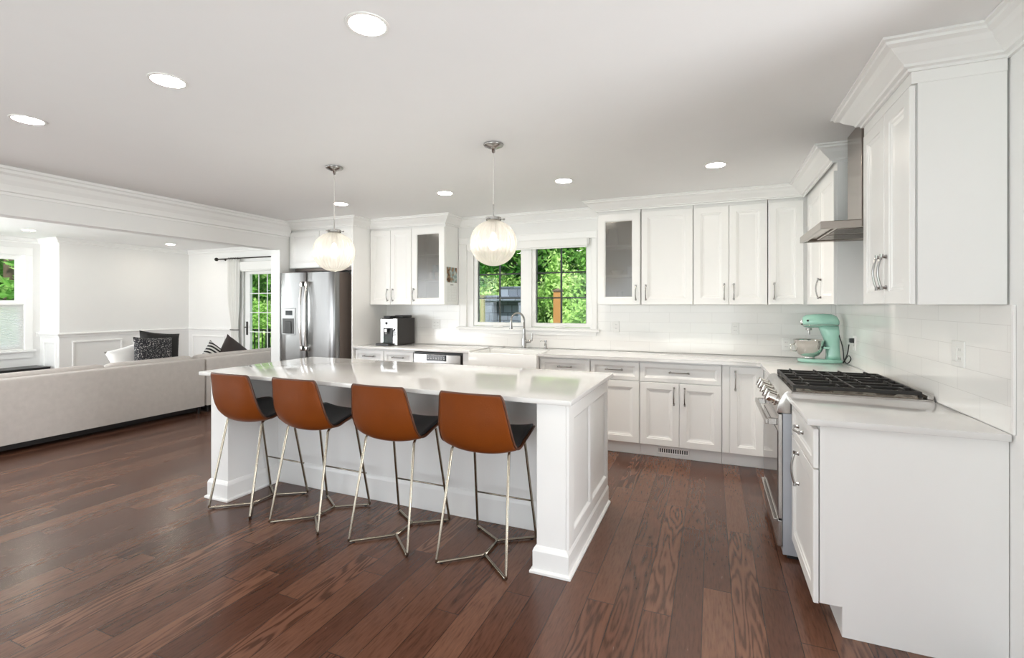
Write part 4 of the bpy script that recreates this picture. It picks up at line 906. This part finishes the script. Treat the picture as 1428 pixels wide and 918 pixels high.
def pillow(name, size, th, m, loc, rot, label):
    b = B(); n = 14
    def f(s):
        def g(u, v):
            x, y = 2*u-1, 2*v-1; e = max(0, (1-x**4))*max(0, (1-y**4)); k = 1-.07*(1-abs(x)**2)*(abs(y)**2)-.0; k2 = 1-.07*(1-abs(y)**2)*(abs(x)**2)
            return (x*size/2*k2, y*size/2*k, s*th/2*e**.5)
        return g
    b.grid(f(1), n, n); b.grid(f(-1), n, n); bmesh.ops.remove_doubles(b.bm, verts=b.bm.verts, dist=.0005)
    o = b.obj(name, m, smooth='all'); o.location = loc; o.rotation_euler = rot; return tag(o, label, 'pillow', 'throw pillows on the sofa')
pillow('throw_pillow', .50, .17, 'blackfab', (-6.64, 3.98, .80), (R(80), R(8), R(90)), 'plain black throw pillow behind the speckled one')
pillow('throw_pillow', .46, .16, 'speckle', (-6.44, 3.79, .77), (R(82), R(4), R(90)), 'black and white speckled throw pillow on the long sofa')
pillow('throw_pillow', .40, .15, 'cushion', (-6.62, 3.62, .70), (R(75), R(-14), R(90)), 'white throw pillow left of the speckled pillow')
pillow('throw_pillow', .38, .14, 'stripe', (-6.50, 4.62, .64), (R(76), R(40), R(84)), 'black and white striped throw pillow on the far sofa section')
pillow('throw_pillow', .46, .16, 'brownfab', (-6.46, 4.88, .66), (R(76), R(38), R(92)), 'dark brown throw pillow by the deck door')
# curtain and rod
t = thing('curtain_rod', (-7.6, YL-.09, 2.23), 'dark curtain rod with a ball finial above the deck door', 'curtain rod')
B().tube([(-8.36, YL-.09, 2.235), (-5.9, YL-.09, 2.235)], .011, 10).obj('pole', 'rod', t, smooth=True)
b = B(); b.sphere((-8.39, YL-.09, 2.235), .034, 14); b.obj('finial', 'rod', t, smooth='all')
b = B(); b.tube([(-8.27, YL-.09, 2.235), (-8.27, YL-.002, 2.235)], .008, 8); b.lathe([(.02, -.012), (.025, -.0015)], (-8.27, YL, 2.235), 'y', 14); b.obj('bracket', 'rod', t, smooth=40)
t = thing('curtain', (-7.95, YL-.09, 0), 'white linen curtain panel tied back beside the deck door', 'curtain')
def cur(u, v):
    z = .02+2.205*v; g = math.exp(-((z-.95)/.35)**2); w = .30*(1-.42*g); 
    return (-7.95+.03*g+(u-.5)*w, YL-.09+(.028-.010*g)*math.sin(u*2*math.pi*4.5)+.004*math.sin(7*u+3*z), z)
b = B(); b.grid(cur, 72, 30); o = b.obj('panel', 'cloth', t, smooth='all', normals=False); md = o.modifiers.new('thick', 'SOLIDIFY'); md.thickness = .003
b = B(); b.loops([[(-7.92+1.12*.10*math.cos(a), YL-.09+.034*math.sin(a), z) for a in (2*math.pi*k/20 for k in range(20))] for z in (.945, .962)], False, False); o = b.obj('tieback', 'rod', t); md = o.modifiers.new('thick', 'SOLIDIFY'); md.thickness = .004
for k in range(5):
    b = B(); x = -8.06+k*.056; b.tube([(x, YL-.09+.017*math.cos(a), 2.235+.017*math.sin(a)) for a in (2*math.pi*q/14 for q in range(14))], .003, 6, closed=True); b.obj('ring', 'rod', t, smooth='all')
# low black bench under the left window
t = thing('media_bench', (-9.62, 3.3, 0), 'low black open bench under the left living room window', 'bench')
B().box(-9.83, -9.42, 2.55, 4.07, .41, .45, .004).obj('top', 'black', t)
B().box(-9.83, -9.42, 2.57, 4.05, .06, .10, .003).obj('bottom_shelf', 'black', t)
for y in (2.57, 3.28, 4.02): B().box(-9.82, -9.43, y, y+.03, .1005, .4095, .002).obj('divider', 'black', t)
for y in (2.60, 4.02): B().box(-9.80, -9.46, y, y+.03, .0005, .0595, .002).obj('foot', 'black', t)
b = B(); b.lathe([(.06, 0), (.10, .03), (.11, .10), (.07, .17), (.05, .20), (.045, .2), (.06, .16), (.09, .1), (.01, .02)], (0, 0, 0), seg=20); o = b.obj('red_vase', 'red', smooth='all'); o.location = (-9.55, 3.62, .101); tag(o, 'round red pot on the shelf of the low black bench', 'pot')
b = B(); b.box(-.11, .11, -.13, .13, 0, .19, .012); b.box(-.10, .10, -.12, .12, .191, .215, .01); o = b.obj('storage_box', 'nickel'); o.location = (-9.6, 3.86, .101); tag(o, 'grey box with a lid on the shelf of the low black bench', 'box')

# ------------------------------------------------------------------ outside
b = B(); b.box(-40, 25, YL+.25, 60, -.35, -.30); b.box(-40, XLW-.3, -20, YL+.25, -.35, -.30); b.box(-40, 25, -30, YR-2.7, -.35, -.30)
g_ = struct(b, 'ground', 'grass')
rng = np.random.default_rng(3)
def leaves(c, rad, n, size, ncl):
    c = np.array(c); rad = np.array(rad)
    d = rng.normal(size=(ncl, 3)); d /= np.linalg.norm(d, axis=1)[:, None]; r = rng.uniform(.45, 1, ncl)**.6
    cl = d*r[:, None]*rad
    size *= .62; n = int(n*1.9); per = n//ncl; ctr = np.repeat(cl, per, 0)+rng.normal(size=(ncl*per, 3))*rad*.17
    nn = len(ctr); nrm = np.repeat(d, per, 0)*.7+rng.normal(size=(nn, 3))*.8+np.array([0, 0, .35]); nrm /= np.linalg.norm(nrm, axis=1)[:, None]
    a = np.cross(nrm, rng.normal(size=(nn, 3))); a /= np.linalg.norm(a, axis=1)[:, None]; q = np.cross(nrm, a)
    s = (size*rng.uniform(.6, 1.35, nn))[:, None]; P = ctr+c
    v = np.stack([P-a*s, P+q*s*.5+nrm*s*.12, P+a*s, P-q*s*.5+nrm*s*.12], 1).reshape(-1, 3)
    v[:, 2] = np.maximum(v[:, 2], -.29)
    f = [(4*i, 4*i+1, 4*i+2, 4*i+3) for i in range(nn)]
    return v, f
def tree(name, label, cat, x, y, trunk_h, tr, c, rad, n, size, ncl, m, group):
    t = thing(name, (x, y, -.30), label, cat, group)
    v, f = leaves(c, rad, n, size, ncl); me = bpy.data.meshes.new('foliage'); me.from_pydata(v.tolist(), [], f); me.materials.append(M[m])
    o = bpy.data.objects.new('foliage', me); COL.objects.link(o); put(o, t)
    b = B(); k = [(x+.05*math.sin(i*1.7)*tr*4, y, -.30+trunk_h*i/6) for i in range(7)]
    b.tube(k, [tr*1.3]+[tr*(1-.09*i) for i in range(1, 7)], 12)
    for a in range(5):
        an = a*1.26; zz = -.3+trunk_h*(.55+.08*a); b.tube([(x, y, zz), (x+math.cos(an)*rad[0]*.3, y+math.sin(an)*rad[1]*.3, zz+trunk_h*.18), (x+math.cos(an)*rad[0]*.6, y+math.sin(an)*rad[1]*.6, zz+trunk_h*.3)], [tr*.5, tr*.32, tr*.12], 8)
    b.obj('trunk', 'bark', t, smooth='all'); return t
G1 = 'trees behind the house'
TR_ = [('shade_tree', 'tree with a visible dark trunk in the right pane of the kitchen window', -3.25, 12.6, 4.5, .14, (-3.2, 13.0, 5.0), (2.4, 1.6, 2.6), 7000, .17, 60, 'leaf_mid'),
       ('shade_tree', 'dark leafy tree behind the outdoor stone fireplace', -6.4, 14.2, 4.5, .16, (-6.3, 14.0, 3.8), (2.6, 1.8, 2.6), 7000, .16, 60, 'leaf_dark'),
       ('shade_tree', 'tall dark tree far behind the cedar post', -1.0, 17, 6, .2, (-1.2, 17, 4.2), (3.4, 2, 4.0), 6500, .22, 60, 'leaf_dark'),
       ('shade_tree', 'tall tree at the back between the two window panes', -5.5, 19, 7, .2, (-5.6, 19, 4.6), (4.0, 2, 4.8), 7000, .25, 60, 'leaf_mid'),
       ('shade_tree', 'tall tree at the back beyond the stone fireplace', -10.5, 18, 7, .2, (-10.6, 18, 4.6), (3.6, 2, 4.8), 6500, .25, 60, 'leaf_dark'),
       ('shade_tree', 'sunlit tree seen through the top of the deck door', -13.2, 11.6, 5, .15, (-13.2, 11.6, 3.6), (2.6, 2.0, 2.6), 7000, .17, 60, 'leaf_mid'),
       ('shade_tree', 'dark tree filling the back of the deck door view', -16.5, 15.5, 6, .2, (-16.8, 15.5, 3.6), (4.0, 2.4, 4.0), 7000, .24, 60, 'leaf_dark'),
       ('shade_tree', 'tree in the upper pane of the left living room window', -14.6, 5.6, 5, .15, (-14.6, 5.6, 2.6), (2.0, 2.4, 2.8), 6500, .17, 60, 'leaf_mid'),
       ('shade_tree', 'dark tree behind in the left living room window', -19.0, 7.5, 6, .2, (-19.0, 7.5, 3.2), (3.0, 3.5, 4.0), 6000, .25, 60, 'leaf_dark')]
for a in TR_: tree(a[0], a[1], 'tree', *a[2:], G1)
G2 = 'shrubs in the garden'
SH = [('bright shrub at the foot of the cedar post', -2.1, 10.6, (-2.1, 10.6, .55), (1.1, .8, 1.0), 5000, .10, 'leaf_light'),
      ('bright leafy shrub left of the cedar post in the right pane', -3.45, 11.6, (-3.45, 11.6, 1.15), (.55, .6, 1.3), 5000, .10, 'leaf_light'),
      ('mid green shrub behind the cedar post', -2.45, 12.0, (-2.45, 12.0, 1.6), (.8, .6, 1.7), 5000, .11, 'leaf_mid'),
      ('light green shrub peeking over the stone fireplace', -5.4, 12.6, (-5.5, 12.6, 1.35), (1.5, .6, .85), 5000, .10, 'leaf_light'),
      ('sunlit shrub beyond the deck railing', -11.9, 9.8, (-11.9, 9.8, .55), (1.3, .8, .95), 4500, .10, 'leaf_light')]
for lb, x, y, c, rad, n, s, m in SH: tree('garden_shrub', lb, 'shrub', x, y, rad[2]*.9+.3, .03, c, rad, n, s, 50, m, G2)
t = thing('outdoor_fireplace', (-4.8, 11.3, -.3), 'blue-grey stone outdoor fireplace in the left pane of the kitchen window', 'outdoor fireplace')
b = B(); b.box(-5.42, -5.11, 11, 11.55, -.3, 1.64); b.box(-4.43, -4.27, 11, 11.55, -.3, 1.64); b.box(-5.11, -4.43, 11.3, 11.55, -.3, 1.48); b.box(-5.11, -4.43, 11, 11.55, 1.48, 1.64); b.box(-4.93, -4.29, 11.05, 11.5, 1.64, 1.83); b.obj('masonry', 'stone', t)
b = B(); b.box(-5.46, -4.25, 10.95, 11.6, 1.50, 1.57, .01); b.obj('mantel', 'stone', t)
B().box(-4.95, -4.27, 11.03, 11.52, 1.831, 1.86, .005).obj('cap', 'stone', t)
t = thing('cedar_post', (-2.81, 9.06, -.3), 'orange cedar post standing in the right pane of the kitchen window', 'post')
B().box(-2.885, -2.735, 9.0, 9.15, -.3, 1.66, .008).obj('shaft', 'cedar', t)
b = B(); b.box(-2.90, -2.72, 8.985, 9.165, 1.661, 1.69, .004); b.loops([[(-2.81+s*a, 9.075+s*c, z) for a, c in ((-.08, -.08), (.08, -.08), (.08, .08), (-.08, .08))] for s, z in ((1, 1.691), (.05, 1.73))]); b.obj('cap', 'bark', t)
t = thing('pergola_post', (-5.0, 10.0, -.3), 'weathered wooden post at the left edge of the left window pane', 'post')
M['oldwood'] = mat('weathered_wood', (.30, .27, .13), .85, var=.2, scale=4, stretch=(4, 4, .5))
B().box(-4.985, -4.895, 10.0, 10.09, -.3, 1.60, .006).obj('shaft', 'oldwood', t); B().box(-5.0, -4.88, 9.985, 10.105, 1.601, 1.63, .004).obj('cap', 'oldwood', t)
t = thing('deck_railing', (-9.4, 8.0, -.2), 'dark metal deck railing outside the glazed living room door', 'railing')
b = B(); b.box(-11.4, -7.4, 7.97, 8.03, .80, .84, .004); b.obj('top_rail', 'muntin', t); B().box(-11.4, -7.4, 7.98, 8.02, -.08, -.04).obj('bottom_rail', 'muntin', t)
for i in range(33): x = -11.3+i*.12; B().box(x-.009, x+.009, 7.991, 8.009, -.0395, .7995).obj('baluster', 'muntin', t)
for x in (-11.39, -9.4, -7.45): B().box(x, x+.06, 7.935, 7.969, -.19, .86).obj('post', 'muntin', t)
struct(B().box(-11.5, -5.2, YL+.16, 8.2, -.26, -.19), 'deck', 'oldwood')
